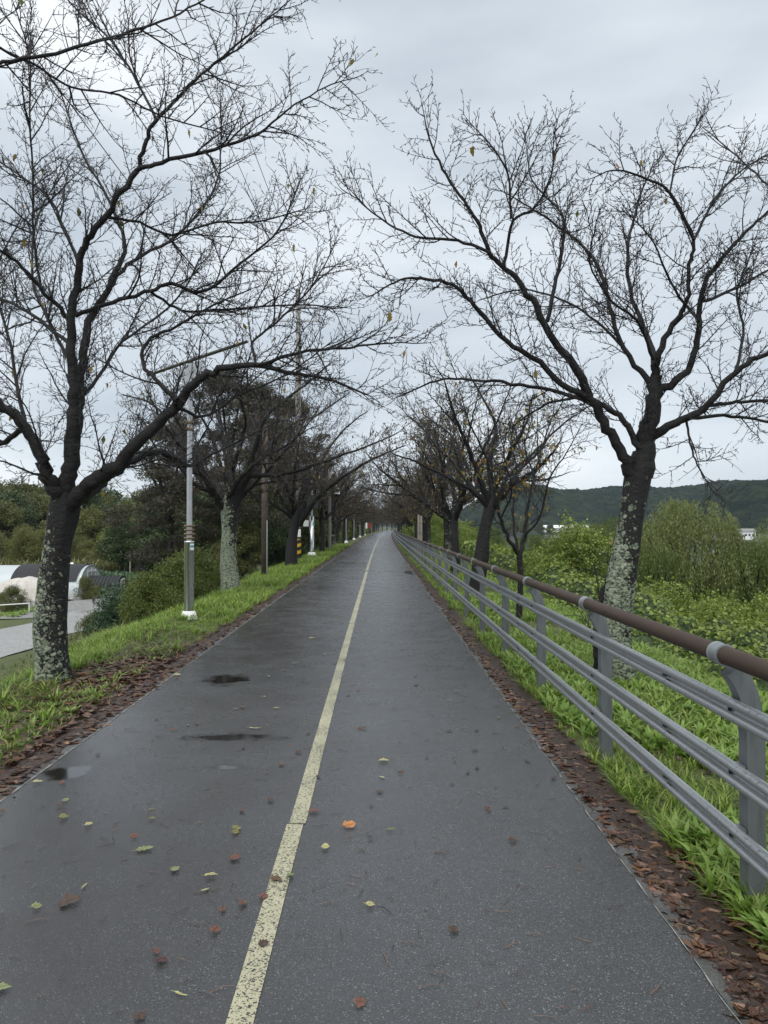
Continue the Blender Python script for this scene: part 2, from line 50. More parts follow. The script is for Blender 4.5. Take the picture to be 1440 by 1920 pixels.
PATH_LEAVES = [(-0.146, 3.965, 0.084, 1.1, 10, 'orange'), (0.042, 5.056, 0.087, 0.82, 5, 'yellow'), (0.149, 4.807, 0.05, 1.0, -20, 'brown'), (-0.347, 4.171, 0.085, 0.62, 8, 'rust'), (-1.139, 3.696, 0.105, 0.61, 20, 'lime'), (-1.292, 3.182, 0.105, 0.95, 5, 'brown'), (-1.413, 3.137, 0.05, 0.9, 30, 'lime'), (-0.931, 3.473, 0.055, 1.1, -30, 'lime'), (-0.752, 3.415, 0.07, 0.62, 12, 'yellow'), (-0.676, 3.59, 0.062, 1.09, 0, 'rust'), (-0.735, 3.937, 0.056, 1.1, 40, 'olive'), (-0.731, 3.882, 0.05, 1.0, -10, 'olive'), (-0.754, 4.179, 0.053, 0.62, -70, 'rust'), (-0.454, 3.373, 0.064, 1.1, 15, 'darkleaf'), (-0.396, 3.409, 0.05, 1.1, 50, 'lime'), (-0.056, 2.503, 0.05, 1.1, 5, 'rust'), (-1.284, 2.593, 0.081, 0.6, 8, 'lime'), (-1.701, 4.095, 0.064, 0.8, 20, 'olive'), (-1.79, 4.259, 0.067, 0.5, 10, 'brown'), (-1.794, 4.341, 0.05, 0.83, 0, 'lime'), (-1.237, 3.836, 0.05, 1.1, 20, 'rust'), (-1.177, 6.55, 0.067, 0.77, 10, 'rust'), (-0.119, 5.849, 0.092, 0.6, -10, 'brown'), (0.615, 4.187, 0.05, 1.1, 40, 'brown'), (-1.577, 5.833, 0.055, 0.67, 10, 'rust'), (-2.097, 4.657, 0.073, 0.6, 8, 'yellow'), (-1.94, 4.638, 0.05, 1.1, -20, 'rust'), (-2.075, 4.171, 0.05, 1.1, 0, 'brown'), (-0.566, 3.164, 0.05, 1.1, 80, 'rust'), (-0.484, 3.218, 0.05, 1.1, 30, 'rust'), (-0.43, 2.857, 0.05, 1.1, 10, 'brown'), (-0.783, 2.752, 0.056, 1.1, -10, 'wine'), (-0.765, 2.443, 0.05, 1.1, 70, 'brown'), (-0.03, 3.142, 0.05, 0.62, -15, 'yellow'), (0.069, 3.916, 0.05, 0.38, 0, 'olive'), (-0.255, 3.702, 0.05, 1.1, 0, 'yellow'), (-1.29, 3.323, 0.057, 0.36, 85, 'stalk'), (-0.664, 2.557, 0.068, 0.28, -25, 'stalk'), (-0.747, 3.284, 0.05, 0.44, 40, 'stalk'), (-1.217, 4.073, 0.051, 0.62, 5, 'olive'), (-1.527, 3.993, 0.05, 0.8, 15, 'yellow'), (-2.127, 7.972, 0.1, 1.0, 5, 'yellow'), (-0.638, 3.115, 0.05, 0.5, 80, 'rust'), (-0.034, 3.816, 0.05, 0.67, -10, 'brown'), (-0.616, 4.341, 0.05, 1.1, 20, 'brown'), (-0.636, 4.989, 0.05, 1.1, 0, 'rust'), (-0.556, 5.246, 0.05, 0.8, 20, 'brown'), (-0.189, 7.249, 0.068, 0.83, 0, 'rust'), (0.403, 7.887, 0.062, 0.8, 0, 'brown'), (0.147, 6.512, 0.061, 0.5, 15, 'brown'), (-0.932, 10.566, 0.1, 0.67, 5, 'yellow'), (-0.877, 6.512, 0.072, 0.43, -5, 'yellow'), (-0.96, 5.879, 0.111, 0.33, -8, 'stalk'), (0.677, 3.771, 0.05, 1.1, 0, 'brown'), (0.298, 2.951, 0.05, 1.0, 60, 'brown'), (-0.818, 2.804, 0.05, 0.83, -50, 'rust'), (-0.634, 2.955, 0.05, 1.0, 60, 'rust')]


# ------------------------------------------------------------------ materials
def newmat(name):
    m = bpy.data.materials.new(name); m.use_nodes = True
    nt = m.node_tree; b = nt.nodes['Principled BSDF']
    return m, nt, b
def L(nt, a, b): nt.links.new(a, b)
def noise(nt, scale, detail=3, rough=.5, coord=None, dist=0):
    n = N('ShaderNodeTexNoise', nt); n.inputs['Scale'].default_value = scale
    n.inputs['Detail'].default_value = detail; n.inputs['Roughness'].default_value = rough; n.inputs['Distortion'].default_value = dist
    if coord is not None: L(nt, coord, n.inputs['Vector'])
    return n
def mixc(nt, fac, a, b, mode='MIX'):
    m = N('ShaderNodeMix', nt, data_type='RGBA', blend_type=mode)
    for inp, v in ((m.inputs[0], fac), (m.inputs[6], a), (m.inputs[7], b)):
        if isinstance(v, (int, float)): inp.default_value = v
        elif isinstance(v, tuple): inp.default_value = (v[0], v[1], v[2], 1)
        else: L(nt, v, inp)
    return m.outputs[2]
def math_(nt, op, a, b=0.0, clamp=False):
    m = N('ShaderNodeMath', nt, operation=op); m.use_clamp = clamp
    for inp, v in ((m.inputs[0], a), (m.inputs[1], b)):
        if isinstance(v, (int, float)): inp.default_value = v
        else: L(nt, v, inp)
    return m.outputs[0]
def bump(nt, b, h, strength, dist):
    n = N('ShaderNodeBump', nt); n.inputs['Strength'].default_value = strength; n.inputs['Distance'].default_value = dist
    L(nt, h, n.inputs['Height']); L(nt, n.outputs[0], b.inputs['Normal']); return n
def plain(name, col, rough=.6, metal=0, var=.15, scale=20, bmp=.0):
    m, nt, b = newmat(name); tc = N('ShaderNodeTexCoord', nt)
    n = noise(nt, scale, 4, .6, tc.outputs['Object'])
    r = ramp(nt, [(.3, tuple(c * (1 - var) for c in col)), (.7, tuple(min(1, c * (1 + var)) for c in col))])
    L(nt, n.outputs[0], r.inputs[0]); L(nt, r.outputs[0], b.inputs['Base Color'])
    b.inputs['Roughness'].default_value = rough; b.inputs['Metallic'].default_value = metal
    if bmp: bump(nt, b, n.outputs[0], .5, bmp)
    return m
def leafmat(name, cols, trans=.3, rough=.45):
    m, nt, b = newmat(name)
    g = N('ShaderNodeNewGeometry', nt); st = [(i / max(1, len(cols) - 1), c) for i, c in enumerate(cols)]
    r = ramp(nt, st); L(nt, g.outputs['Random Per Island'], r.inputs[0]); L(nt, r.outputs[0], b.inputs['Base Color'])
    b.inputs['Roughness'].default_value = rough
    t = N('ShaderNodeBsdfTranslucent', nt); mx = N('ShaderNodeMixShader', nt); mx.inputs[0].default_value = trans
    L(nt, r.outputs[0], t.inputs[0]); L(nt, b.outputs[0], mx.inputs[1]); L(nt, t.outputs[0], mx.inputs[2])
    L(nt, mx.outputs[0], nt.nodes['Material Output'].inputs[0])
    return m

# wet asphalt
def asphalt():
    m, nt, b = newmat('wet_asphalt'); tc = N('ShaderNodeTexCoord', nt); P = tc.outputs['Object']
    big = noise(nt, .7, 4, .55, P); med = noise(nt, 6, 4, .6, P)
    v = N('ShaderNodeTexVoronoi', nt); v.inputs['Scale'].default_value = 240; L(nt, P, v.inputs['Vector'])
    sep = N('ShaderNodeSeparateColor', nt); L(nt, v.outputs['Color'], sep.inputs[0])
    st = ramp(nt, [(0, (.014, .0142, .0145)), (.5, (.040, .041, .042)), (.90, (.068, .069, .070)), (.96, (.15, .148, .145)), (1, (.40, .39, .38))])
    L(nt, sep.outputs[0], st.inputs[0])
    fine = noise(nt, 60, 2, .6, P)
    c = mixc(nt, .5, st.outputs[0], mixc(nt, fine.outputs[0], (.020, .0203, .0206), (.068, .070, .072)))
    sx = N('ShaderNodeSeparateXYZ', nt); L(nt, P, sx.inputs[0])
    # wetter and slightly brown-stained on the left lane
    lft = N('ShaderNodeMapRange', nt); lft.inputs[1].default_value = .1; lft.inputs[2].default_value = -1.3; L(nt, sx.outputs[0], lft.inputs[0])
    wet0 = math_(nt, 'MULTIPLY', lft.outputs[0], .55)
    wetn = N('ShaderNodeMapRange', nt); wetn.inputs[1].default_value = .46; wetn.inputs[2].default_value = .68; L(nt, big.outputs[0], wetn.inputs[0])
    wet = math_(nt, 'ADD', wet0, math_(nt, 'MULTIPLY', wetn.outputs[0], .5), True)
    # puddles: (x, y, rx, ry)
    pud = None
    for (x, y, rx, ry) in [(-1.57, 7.75, .2, .25), (-1.1, 5.64, .33, .1), (-2.02, 4.85, .12, .12), 
                           (.15, 26.2, .5, .14), (1.05, 25.5, .12, .7), (-1.2, 32, .5, .2), (-1.0, 4.95, .12, .05)]:
        dx = math_(nt, 'DIVIDE', math_(nt, 'SUBTRACT', sx.outputs[0], x), rx); dy = math_(nt, 'DIVIDE', math_(nt, 'SUBTRACT', sx.outputs[1], y), ry)
        d = math_(nt, 'SQRT', math_(nt, 'ADD', math_(nt, 'MULTIPLY', dx, dx), math_(nt, 'MULTIPLY', dy, dy)))
        pud = d if pud is None else math_(nt, 'MINIMUM', pud, d)
    pn = math_(nt, 'ADD', pud, math_(nt, 'MULTIPLY', math_(nt, 'SUBTRACT', med.outputs[0], .5), 2.4))
    pm = N('ShaderNodeMapRange', nt); pm.inputs[1].default_value = 1.35; pm.inputs[2].default_value = .75; L(nt, pn, pm.inputs[0])
    pw = N('ShaderNodeMapRange', nt); pw.inputs[1].default_value = 2.6; pw.inputs[2].default_value = .9; L(nt, pn, pw.inputs[0])
    wet = math_(nt, 'MAXIMUM', wet, math_(nt, 'MULTIPLY', pw.outputs[0], .8))
    stn = noise(nt, .9, 5, .65, P, .6); sr = ramp(nt, [(.42, 0), (.62, 1)]); L(nt, stn.outputs[0], sr.inputs[0])
    c = mixc(nt, math_(nt, 'MULTIPLY', sr.outputs[0], math_(nt, 'ADD', math_(nt, 'MULTIPLY', lft.outputs[0], .5), .15)), c, (.024, .017, .015))
    c = mixc(nt, math_(nt, 'MULTIPLY', wet, .5), c, (.017, .0145, .014))
    c = mixc(nt, pm.outputs[0], c, (.012, .011, .010))
    L(nt, c, b.inputs['Base Color'])
    r = N('ShaderNodeMapRange', nt); r.inputs[1].default_value = 0; r.inputs[2].default_value = 1; r.inputs[3].default_value = .34; r.inputs[4].default_value = .25; L(nt, wet, r.inputs[0])
    rr = N('ShaderNodeMix', nt, data_type='FLOAT'); L(nt, pm.outputs[0], rr.inputs[0]); L(nt, r.outputs[0], rr.inputs[2]); rr.inputs[3].default_value = .09
    shn = noise(nt, 2.4, 5, .6, P); shr = N('ShaderNodeMapRange', nt); shr.inputs[1].default_value = .35; shr.inputs[2].default_value = .65; shr.inputs[3].default_value = .72; shr.inputs[4].default_value = 1.12; L(nt, shn.outputs[0], shr.inputs[0])
    L(nt, math_(nt, 'MULTIPLY', rr.outputs[0], shr.outputs[0]), b.inputs['Roughness'])
    b.inputs['Specular IOR Level'].default_value = 1.0
    h = math_(nt, 'ADD', math_(nt, 'MULTIPLY', v.outputs['Distance'], -1.0), math_(nt, 'MULTIPLY', fine.outputs[0], .6))
    bp = bump(nt, b, h, .3, .0025)
    inv = math_(nt, 'MULTIPLY', math_(nt, 'SUBTRACT', 1.0, pm.outputs[0]), .30); L(nt, inv, bp.inputs['Strength'])
    return m
M = {}
M['asphalt'] = asphalt()

def linemat():
    m, nt, b = newmat('worn_yellow_paint'); tc = N('ShaderNodeTexCoord', nt); P = tc.outputs['Object']
    v = N('ShaderNodeTexVoronoi', nt); v.inputs['Scale'].default_value = 160; L(nt, P, v.inputs['Vector'])
    sep = N('ShaderNodeSeparateColor', nt); L(nt, v.outputs['Color'], sep.inputs[0])
    n = noise(nt, 90, 3, .7, P); n2 = noise(nt, 2.2, 4, .6, P)
    f = math_(nt, 'ADD', math_(nt, 'MULTIPLY', n.outputs[0], .9), math_(nt, 'MULTIPLY', sep.outputs[0], .30))
    f = math_(nt, 'ADD', f, math_(nt, 'MULTIPLY', math_(nt, 'SUBTRACT', n2.outputs[0], .5), .35))
    mk = ramp(nt, [(.475, 0), (.545, 1)]); L(nt, f, mk.inputs[0])
    pc = mixc(nt, n2.outputs[0], (.30, .285, .18), (.46, .44, .31))
    L(nt, mixc(nt, mk.outputs[0], (.035, .037, .036), pc), b.inputs['Base Color'])
    b.inputs['Roughness'].default_value = .42
    bump(nt, b, mk.outputs[0], .5, .002)
    return m
M['line'] = linemat()
def concmat(name, col, speck=True):
    m, nt, b = newmat(name); tc = N('ShaderNodeTexCoord', nt); P = tc.outputs['Object']
    n = noise(nt, 8, 5, .7, P); v = N('ShaderNodeTexVoronoi', nt); v.inputs['Scale'].default_value = 110; L(nt, P, v.inputs['Vector'])
    sep = N('ShaderNodeSeparateColor', nt); L(nt, v.outputs['Color'], sep.inputs[0])
    r = ramp(nt, [(.25, tuple(c * .35 for c in col)), (.55, tuple(c * .8 for c in col)), (.8, col)]); L(nt, n.outputs[0], r.inputs[0])
    c = mixc(nt, math_(nt, 'MULTIPLY', sep.outputs[0], .5), r.outputs[0], tuple(c * .25 for c in col))
    L(nt, c, b.inputs['Base Color']); b.inputs['Roughness'].default_value = .5
    bump(nt, b, v.outputs['Distance'], .5, .004); return m
M['edge'] = concmat('rough_edge_concrete', (.13, .13, .125))
M['joint'] = concmat('pale_joint', (.45, .45, .42))
M['farmroad'] = concmat('farm_concrete', (.42, .42, .41))

def groundmat():
    m, nt, b = newmat('earth_and_turf'); tc = N('ShaderNodeTexCoord', nt); P = tc.outputs['Object']
    n = noise(nt, 5, 6, .65, P); n2 = noise(nt, .35, 5, .6, P)
    r = ramp(nt, [(.3, (.028, .022, .013)), (.5, (.045, .055, .015)), (.7, (.075, .11, .022))]); L(nt, n.outputs[0], r.inputs[0])
    r2 = ramp(nt, [(.35, (.05, .085, .02)), (.55, (.09, .10, .03)), (.7, (.06, .10, .02))]); L(nt, n2.outputs[0], r2.inputs[0])
    L(nt, mixc(nt, .5, r.outputs[0], r2.outputs[0]), b.inputs['Base Color']); b.inputs['Roughness'].default_value = .85
    bump(nt, b, n.outputs[0], .8, .05); return m
M['ground'] = groundmat()
M['dirt'] = plain('bare_brown_dirt', (.15, .105, .065), .9, 0, .35, 6, .02)
M['humus'] = plain('wet_leaf_mould', (.036, .021, .015), .55, 0, .5, 40, .02)
M['grass'] = leafmat('verge_grass', [(.09, .145, .018), (.145, .245, .032), (.205, .325, .048), (.29, .39, .075), (.20, .21, .055)], .4)
M['olivegrass'] = leafmat('trampled_grass', [(.05, .075, .018), (.085, .125, .025), (.14, .17, .04), (.21, .18, .07), (.10, .13, .03)], .3)
M['weed'] = leafmat('broadleaf_weed', [(.15, .25, .04), (.20, .33, .06), (.29, .41, .10), (.18, .25, .045)], .4)
M['litter'] = leafmat('wet_brown_leaves', [(.02, .010, .008), (.04, .019, .013), (.075, .034, .02), (.115, .055, .03), (.04, .02, .014), (.20, .10, .05), (.06, .03, .02), (.12, .09, .04)], .05, .4)
M['vine'] = leafmat('vine_leaves', [(.07, .115, .02), (.14, .205, .03), (.22, .29, .05), (.33, .39, .10)], .4)
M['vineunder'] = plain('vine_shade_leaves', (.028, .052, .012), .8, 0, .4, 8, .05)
M['willow'] = leafmat('willow_leaves', [(.10, .13, .04), (.17, .20, .065), (.25, .27, .105), (.21, .25, .06)], .45)
M['willowb'] = leafmat('greener_willow_leaves', [(.065, .10, .022), (.11, .155, .035), (.16, .21, .055)], .4)
M['treeA'] = leafmat('olive_leaves', [(.05, .068, .018), (.09, .11, .027), (.14, .15, .042), (.17, .155, .05)], .3)
M['treeB'] = leafmat('dark_green_leaves', [(.026, .046, .015), (.05, .08, .022), (.085, .12, .034)], .25)
M['treeC'] = leafmat('yellowing_leaves', [(.085, .105, .025), (.14, .155, .038), (.20, .19, .05), (.13, .145, .038)], .3)
M['pine'] = leafmat('dark_pine_needles', [(.022, .026, .015), (.04, .044, .022), (.065, .058, .03), (.075, .058, .036)], .2, .6)
M['pinegreen'] = leafmat('green_pine_needles', [(.02, .05, .022), (.04, .085, .035), (.06, .11, .045)], .15, .5)
M['juniper'] = leafmat('yellow_green_juniper', [(.04, .06, .012), (.075, .105, .018), (.12, .155, .028), (.19, .21, .04)], .3)
M['crop'] = leafmat('crop_leaves', [(.035, .075, .03), (.05, .11, .045), (.08, .15, .06)], .25)
M['reed'] = leafmat('tall_straw_grass', [(.11, .12, .03), (.16, .155, .05), (.09, .11, .03)], .25)
M['farleaf'] = leafmat('olive_brown_leaves', [(.035, .032, .014), (.06, .05, .02), (.09, .075, .025), (.14, .11, .03), (.16, .09, .03)], .3)
M['treeleaf'] = leafmat('hanging_leaves', [(.07, .09, .02), (.13, .14, .03), (.22, .19, .035), (.33, .19, .03), (.30, .10, .025)], .35)
M['vineyellow'] = leafmat('yellow_vine_leaves', [(.3, .32, .04), (.5, .45, .05)], .3)
M['flower'] = plain('pale_flowers', (.6, .58, .5))

def bark(name, lich, low=0., hi=2., vs=24, base=(.004, .0038, .004), base2=(.019, .0175, .0165)):
    m, nt, b = newmat(name); tc = N('ShaderNodeTexCoord', nt); P = tc.outputs['Object']
    mp = N('ShaderNodeMapping', nt); mp.inputs['Scale'].default_value = (1, 1, 1.7); L(nt, P, mp.inputs[0])
    n = noise(nt, 11, 7, .7, mp.outputs[0]); n2 = noise(nt, 35, 4, .6, P)
    c = mixc(nt, n.outputs[0], base, base2); h = math_(nt, 'ADD', n.outputs[0], math_(nt, 'MULTIPLY', n2.outputs[0], .4))
    if lich > 0:
        wn = noise(nt, 14, 3, .6, P)
        wp = mixc(nt, .07, P, wn.outputs['Color'])
        v = N('ShaderNodeTexVoronoi', nt); v.inputs['Scale'].default_value = vs; L(nt, wp, v.inputs['Vector'])
        sep = N('ShaderNodeSeparateColor', nt); L(nt, v.outputs['Color'], sep.inputs[0])
        v2 = N('ShaderNodeTexVoronoi', nt); v2.inputs['Scale'].default_value = vs * 2.3; L(nt, wp, v2.inputs['Vector'])
        big = noise(nt, 2.6, 3, .6, P)
        sx = N('ShaderNodeSeparateXYZ', nt); L(nt, P, sx.inputs[0])
        hm = N('ShaderNodeMapRange', nt); hm.inputs[1].default_value = hi; hm.inputs[2].default_value = low; hm.inputs[3].default_value = -.42; hm.inputs[4].default_value = lich; L(nt, sx.outputs[2], hm.inputs[0])
        sd = math_(nt, 'MINIMUM', math_(nt, 'MAXIMUM', math_(nt, 'MULTIPLY', sx.outputs[0], -3.2), -.5), .5)
        cov = math_(nt, 'ADD', math_(nt, 'ADD', hm.outputs[0], sd), math_(nt, 'MULTIPLY', math_(nt, 'SUBTRACT', big.outputs[0], .5), 1.3))
        rad = math_(nt, 'ADD', math_(nt, 'MULTIPLY', sep.outputs[0], .38), math_(nt, 'MULTIPLY', cov, .55))
        s1 = ramp(nt, [(.47, 0), (.56, 1)]); L(nt, math_(nt, 'ADD', math_(nt, 'SUBTRACT', rad, v.outputs['Distance']), .5), s1.inputs[0])
        rad2 = math_(nt, 'ADD', math_(nt, 'MULTIPLY', cov, .6), .06)
        s2 = ramp(nt, [(.46, 0), (.56, 1)]); L(nt, math_(nt, 'ADD', math_(nt, 'SUBTRACT', rad2, v2.outputs['Distance']), .5), s2.inputs[0])
        mk = math_(nt, 'MAXIMUM', s1.outputs[0], s2.outputs[0])
        crk = ramp(nt, [(.38, 0), (.52, 1)]); L(nt, noise(nt, 22, 5, .75, mp.outputs[0]).outputs[0], crk.inputs[0])
        mk = math_(nt, 'MULTIPLY', mk, crk.outputs[0])
        lc = mixc(nt, n2.outputs[0], (.17, .205, .14), (.40, .45, .33))
        c = mixc(nt, mk, c, lc); h = math_(nt, 'ADD', h, math_(nt, 'MULTIPLY', mk, .35))
    L(nt, c, b.inputs['Base Color']); b.inputs['Roughness'].default_value = .6; b.inputs['Specular IOR Level'].default_value = .3
    bump(nt, b, h, 1.0, .03); return m
M['barkL'] = bark('cherry_bark_lichen_spots', .85, .0, 2.7, 20)
M['barkR'] = bark('cherry_bark_lichen_sheet', 1.15, .3, 3.0, 14)
M['barkP'] = bark('cherry_bark_pale_lichen', 1.7, .0, 3.0, 15)
M['bark'] = bark('wet_dark_bark', 0)
M['barkg'] = bark('wet_bark_traces', .1, 0, 1.6)
M['twig'] = plain('twig_bark', (.011, .009, .011), .6, 0, .3, 3)
M['twigfar'] = plain('twig_bark_brown', (.034, .026, .024), .7, 0, .3, 3)

def metal_fence():
    m, nt, b = newmat('grey_painted_steel'); tc = N('ShaderNodeTexCoord', nt); P = tc.outputs['Object']
    n = noise(nt, 300, 2, .5, P); n2 = noise(nt, 5, 4, .6, P)
    gr = noise(nt, 9, 6, .75, P); mp = N('ShaderNodeMapping', nt); mp.inputs['Scale'].default_value = (30, 30, 2.5); L(nt, P, mp.inputs[0]); g2 = noise(nt, 1, 5, .7, mp.outputs[0])
    rr = ramp(nt, [(.52, 0), (.66, 1)]); L(nt, g2.outputs[0], rr.inputs[0])
    c0 = mixc(nt, n2.outputs[0], (.11, .122, .13), (.155, .168, .175))
    L(nt, mixc(nt, math_(nt, 'MULTIPLY', rr.outputs[0], .45), c0, (.05, .055, .045)), b.inputs['Base Color']); b.inputs['Roughness'].default_value = .42; b.inputs['Metallic'].default_value = .15
    bump(nt, b, n.outputs[0], .25, .001); return m
M['fence'] = metal_fence()
def railmat():
    m, nt, b = newmat('grey_rail_steel'); tc = N('ShaderNodeTexCoord', nt); P = tc.outputs['Object']
    n = noise(nt, 4, 5, .6, P); n2 = noise(nt, 60, 4, .7, P)
    c = mixc(nt, n.outputs[0], (.33, .35, .36), (.43, .45, .46))
    sp = ramp(nt, [(.58, 0), (.66, 1)]); L(nt, n2.outputs[0], sp.inputs[0])
    c = mixc(nt, math_(nt, 'MULTIPLY', sp.outputs[0], .6), c, (.05, .05, .05))
    L(nt, c, b.inputs['Base Color']); b.inputs['Roughness'].default_value = .3; b.inputs['Metallic'].default_value = .7; return m
M['rail'] = railmat()
def brownmat():
    m, nt, b = newmat('brown_rail_coat'); tc = N('ShaderNodeTexCoord', nt); P = tc.outputs['Object']
    mp = N('ShaderNodeMapping', nt); mp.inputs['Scale'].default_value = (1, .12, 1); L(nt, P, mp.inputs[0])
    n = noise(nt, 40, 5, .7, mp.outputs[0]); n2 = noise(nt, 160, 3, .6, P)
    c = mixc(nt, n.outputs[0], (.032, .0205, .0145), (.070, .047, .034))
    L(nt, c, b.inputs['Base Color']); b.inputs['Roughness'].default_value = .62; b.inputs['Specular IOR Level'].default_value = .3
    bump(nt, b, math_(nt, 'ADD', n.outputs[0], n2.outputs[0]), .35, .002); return m
M['brown'] = brownmat()
M['collar'] = plain('pale_grey_collar', (.22, .24, .245), .35, .3, .1, 8)
M['steel'] = plain('stainless_steel', (.55, .56, .55), .17, 1, .06, 4)
M['galv'] = plain('galvanised_steel', (.42, .43, .44), .35, .8, .1, 6)
M['white'] = plain('white_paint', (.78, .78, .77), .5, 0, .06, 12)
M['whiteconc'] = plain('whitewashed_concrete', (.72, .72, .70), .8, 0, .12, 20, .004)
M['black'] = plain('black_plastic', (.012, .012, .013), .35)
M['netting'] = plain('black_shade_net', (.02, .021, .024), .8, 0, .3, 6, .02)
M['tarp'] = plain('pale_cloth_tarp', (.47, .44, .40), .8, 0, .2, 3, .05)
M['darkgreen'] = plain('dark_green_box', (.03, .04, .035), .5)
M['ringbrown'] = plain('brown_bands', (.16, .115, .065), .6)
M['conc'] = plain('grey_concrete_pole', (.20, .20, .185), .8, 0, .18, 7, .004)
M['woodpole'] = plain('weathered_brown_pole', (.085, .068, .052), .8, 0, .3, 6, .004)
M['palewood'] = plain('pale_weathered_wood', (.28, .25, .21), .8, 0, .3, 6, .004)
M['yellow'] = plain('hazard_yellow', (.62, .36, .02), .5)
M['sticker'] = plain('teal_sticker', (.08, .32, .38), .5)
M['red'] = plain('red_sign', (.25, .035, .025), .5)
M['wire'] = plain('black_cable', (.02, .02, .022), .5)
M['panel'] = plain('dark_panel', (.07, .08, .06), .35)
m, nt_, b_ = newmat('clear_poly_film'); b_.inputs['Base Color'].default_value = (.62, .68, .70, 1); b_.inputs['Roughness'].default_value = .25; b_.inputs['Alpha'].default_value = .72
M['film'] = m
m, nt_, b_ = newmat('river_water'); b_.inputs['Base Color'].default_value = (.03, .045, .04, 1); b_.inputs['Roughness'].default_value = .12
tc_ = N('ShaderNodeTexCoord', nt_); bump(nt_, b_, noise(nt_, .8, 3, .5, tc_.outputs['Object']).outputs[0], .1, .05)
M['water'] = m
def hillmat():
    m, nt, b = newmat('forest_canopy'); tc = N('ShaderNodeTexCoord', nt); P = tc.outputs['Object']
    n = noise(nt, .09, 8, .7, P); v = N('ShaderNodeTexVoronoi', nt); v.inputs['Scale'].default_value = .16; L(nt, P, v.inputs['Vector'])
    sep = N('ShaderNodeSeparateColor', nt); L(nt, v.outputs['Color'], sep.inputs[0])
    r = ramp(nt, [(.3, (.003, .008, .004)), (.5, (.012, .024, .010)), (.7, (.030, .042, .016))]); L(nt, math_(nt, 'ADD', math_(nt, 'MULTIPLY', n.outputs[0], .6), math_(nt, 'MULTIPLY', sep.outputs[0], .4)), r.inputs[0])
    L(nt, r.outputs[0], b.inputs['Base Color']); b.inputs['Roughness'].default_value = 1; b.inputs['Specular IOR Level'].default_value = .05
    bump(nt, b, noise(nt, .8, 6, .75, P).outputs[0], 1, 2.5); return m
M['hill'] = hillmat()

# ------------------------------------------------------------------ mesh helpers
def mesh_np(name, V, faces, mats, idx=None, smooth=False):
    """V (n,3); faces: list of int arrays (m,k)"""
    me = bpy.data.meshes.new(name); V = np.asarray(V, np.float32)
    me.vertices.add(len(V)); me.vertices.foreach_set('co', V.ravel())
    tot = sum(f.size for f in faces); nf = sum(len(f) for f in faces)
    me.loops.add(tot); me.polygons.add(nf)
    me.loops.foreach_set('vertex_index', np.concatenate([f.ravel() for f in faces]).astype(np.int32))
    cnt = np.concatenate([np.full(len(f), f.shape[1]) for f in faces]); st = np.concatenate([[0], np.cumsum(cnt)[:-1]])
    me.polygons.foreach_set('loop_start', st.astype(np.int32)); me.polygons.foreach_set('loop_total', cnt.astype(np.int32))
    for m in (mats if isinstance(mats, (list, tuple)) else [mats]): me.materials.append(m)
    if idx is not None: me.polygons.foreach_set('material_index', np.asarray(idx, np.int32))
    me.polygons.foreach_set('use_smooth', np.full(nf, bool(smooth)))
    me.update(calc_edges=True); return me
def link(name, me, parent=None, loc=None):
    o = bpy.data.objects.new(name, me); COL.objects.link(o)
    if parent is not None: o.parent = parent
    if loc is not None: o.location = loc
    return o
def tag(o, label=None, cat=None, group=None, kind=None):
    if label: o['label'] = label
    if cat: o['category'] = cat
    if group: o['group'] = group
    if kind: o['kind'] = kind
    return o
def thing(name, label, cat, loc=(0, 0, 0), rz=0, group=None):
    o = bpy.data.objects.new(name, None); COL.objects.link(o); o.location = loc; o.rotation_euler = (0, 0, rz)
    o.empty_display_size = .1
    return tag(o, label, cat, group)
def dup(root, loc, rz, label, group=None, scale=1):
    r = root.copy(); COL.objects.link(r); r.location = loc; r.rotation_euler = (0, 0, rz); r.scale = (scale,) * 3
    r['label'] = label
    if group: r['group'] = group
    elif 'group' in r: del r['group']
    for ch in list(root.children):
        c = ch.copy(); COL.objects.link(c); c.parent = r
        for g in ch.children:
            d = g.copy(); COL.objects.link(d); d.parent = c
    return r
def catmull(pts, k=4):
    P = np.array(pts, float); n = len(P)
    if n < 3: return P
    Q = np.vstack([2 * P[0] - P[1], P, 2 * P[-1] - P[-2]]); out = []
    for i in range(1, n):
        p0, p1, p2, p3 = Q[i - 1], Q[i], Q[i + 1], Q[i + 2]
        for j in range(k):
            t = j / k
            out.append(.5 * ((2 * p1) + (-p0 + p2) * t + (2 * p0 - 5 * p1 + 4 * p2 - p3) * t * t + (-p0 + 3 * p1 - 3 * p2 + p3) * t ** 3))
    out.append(P[-1]); return np.array(out)
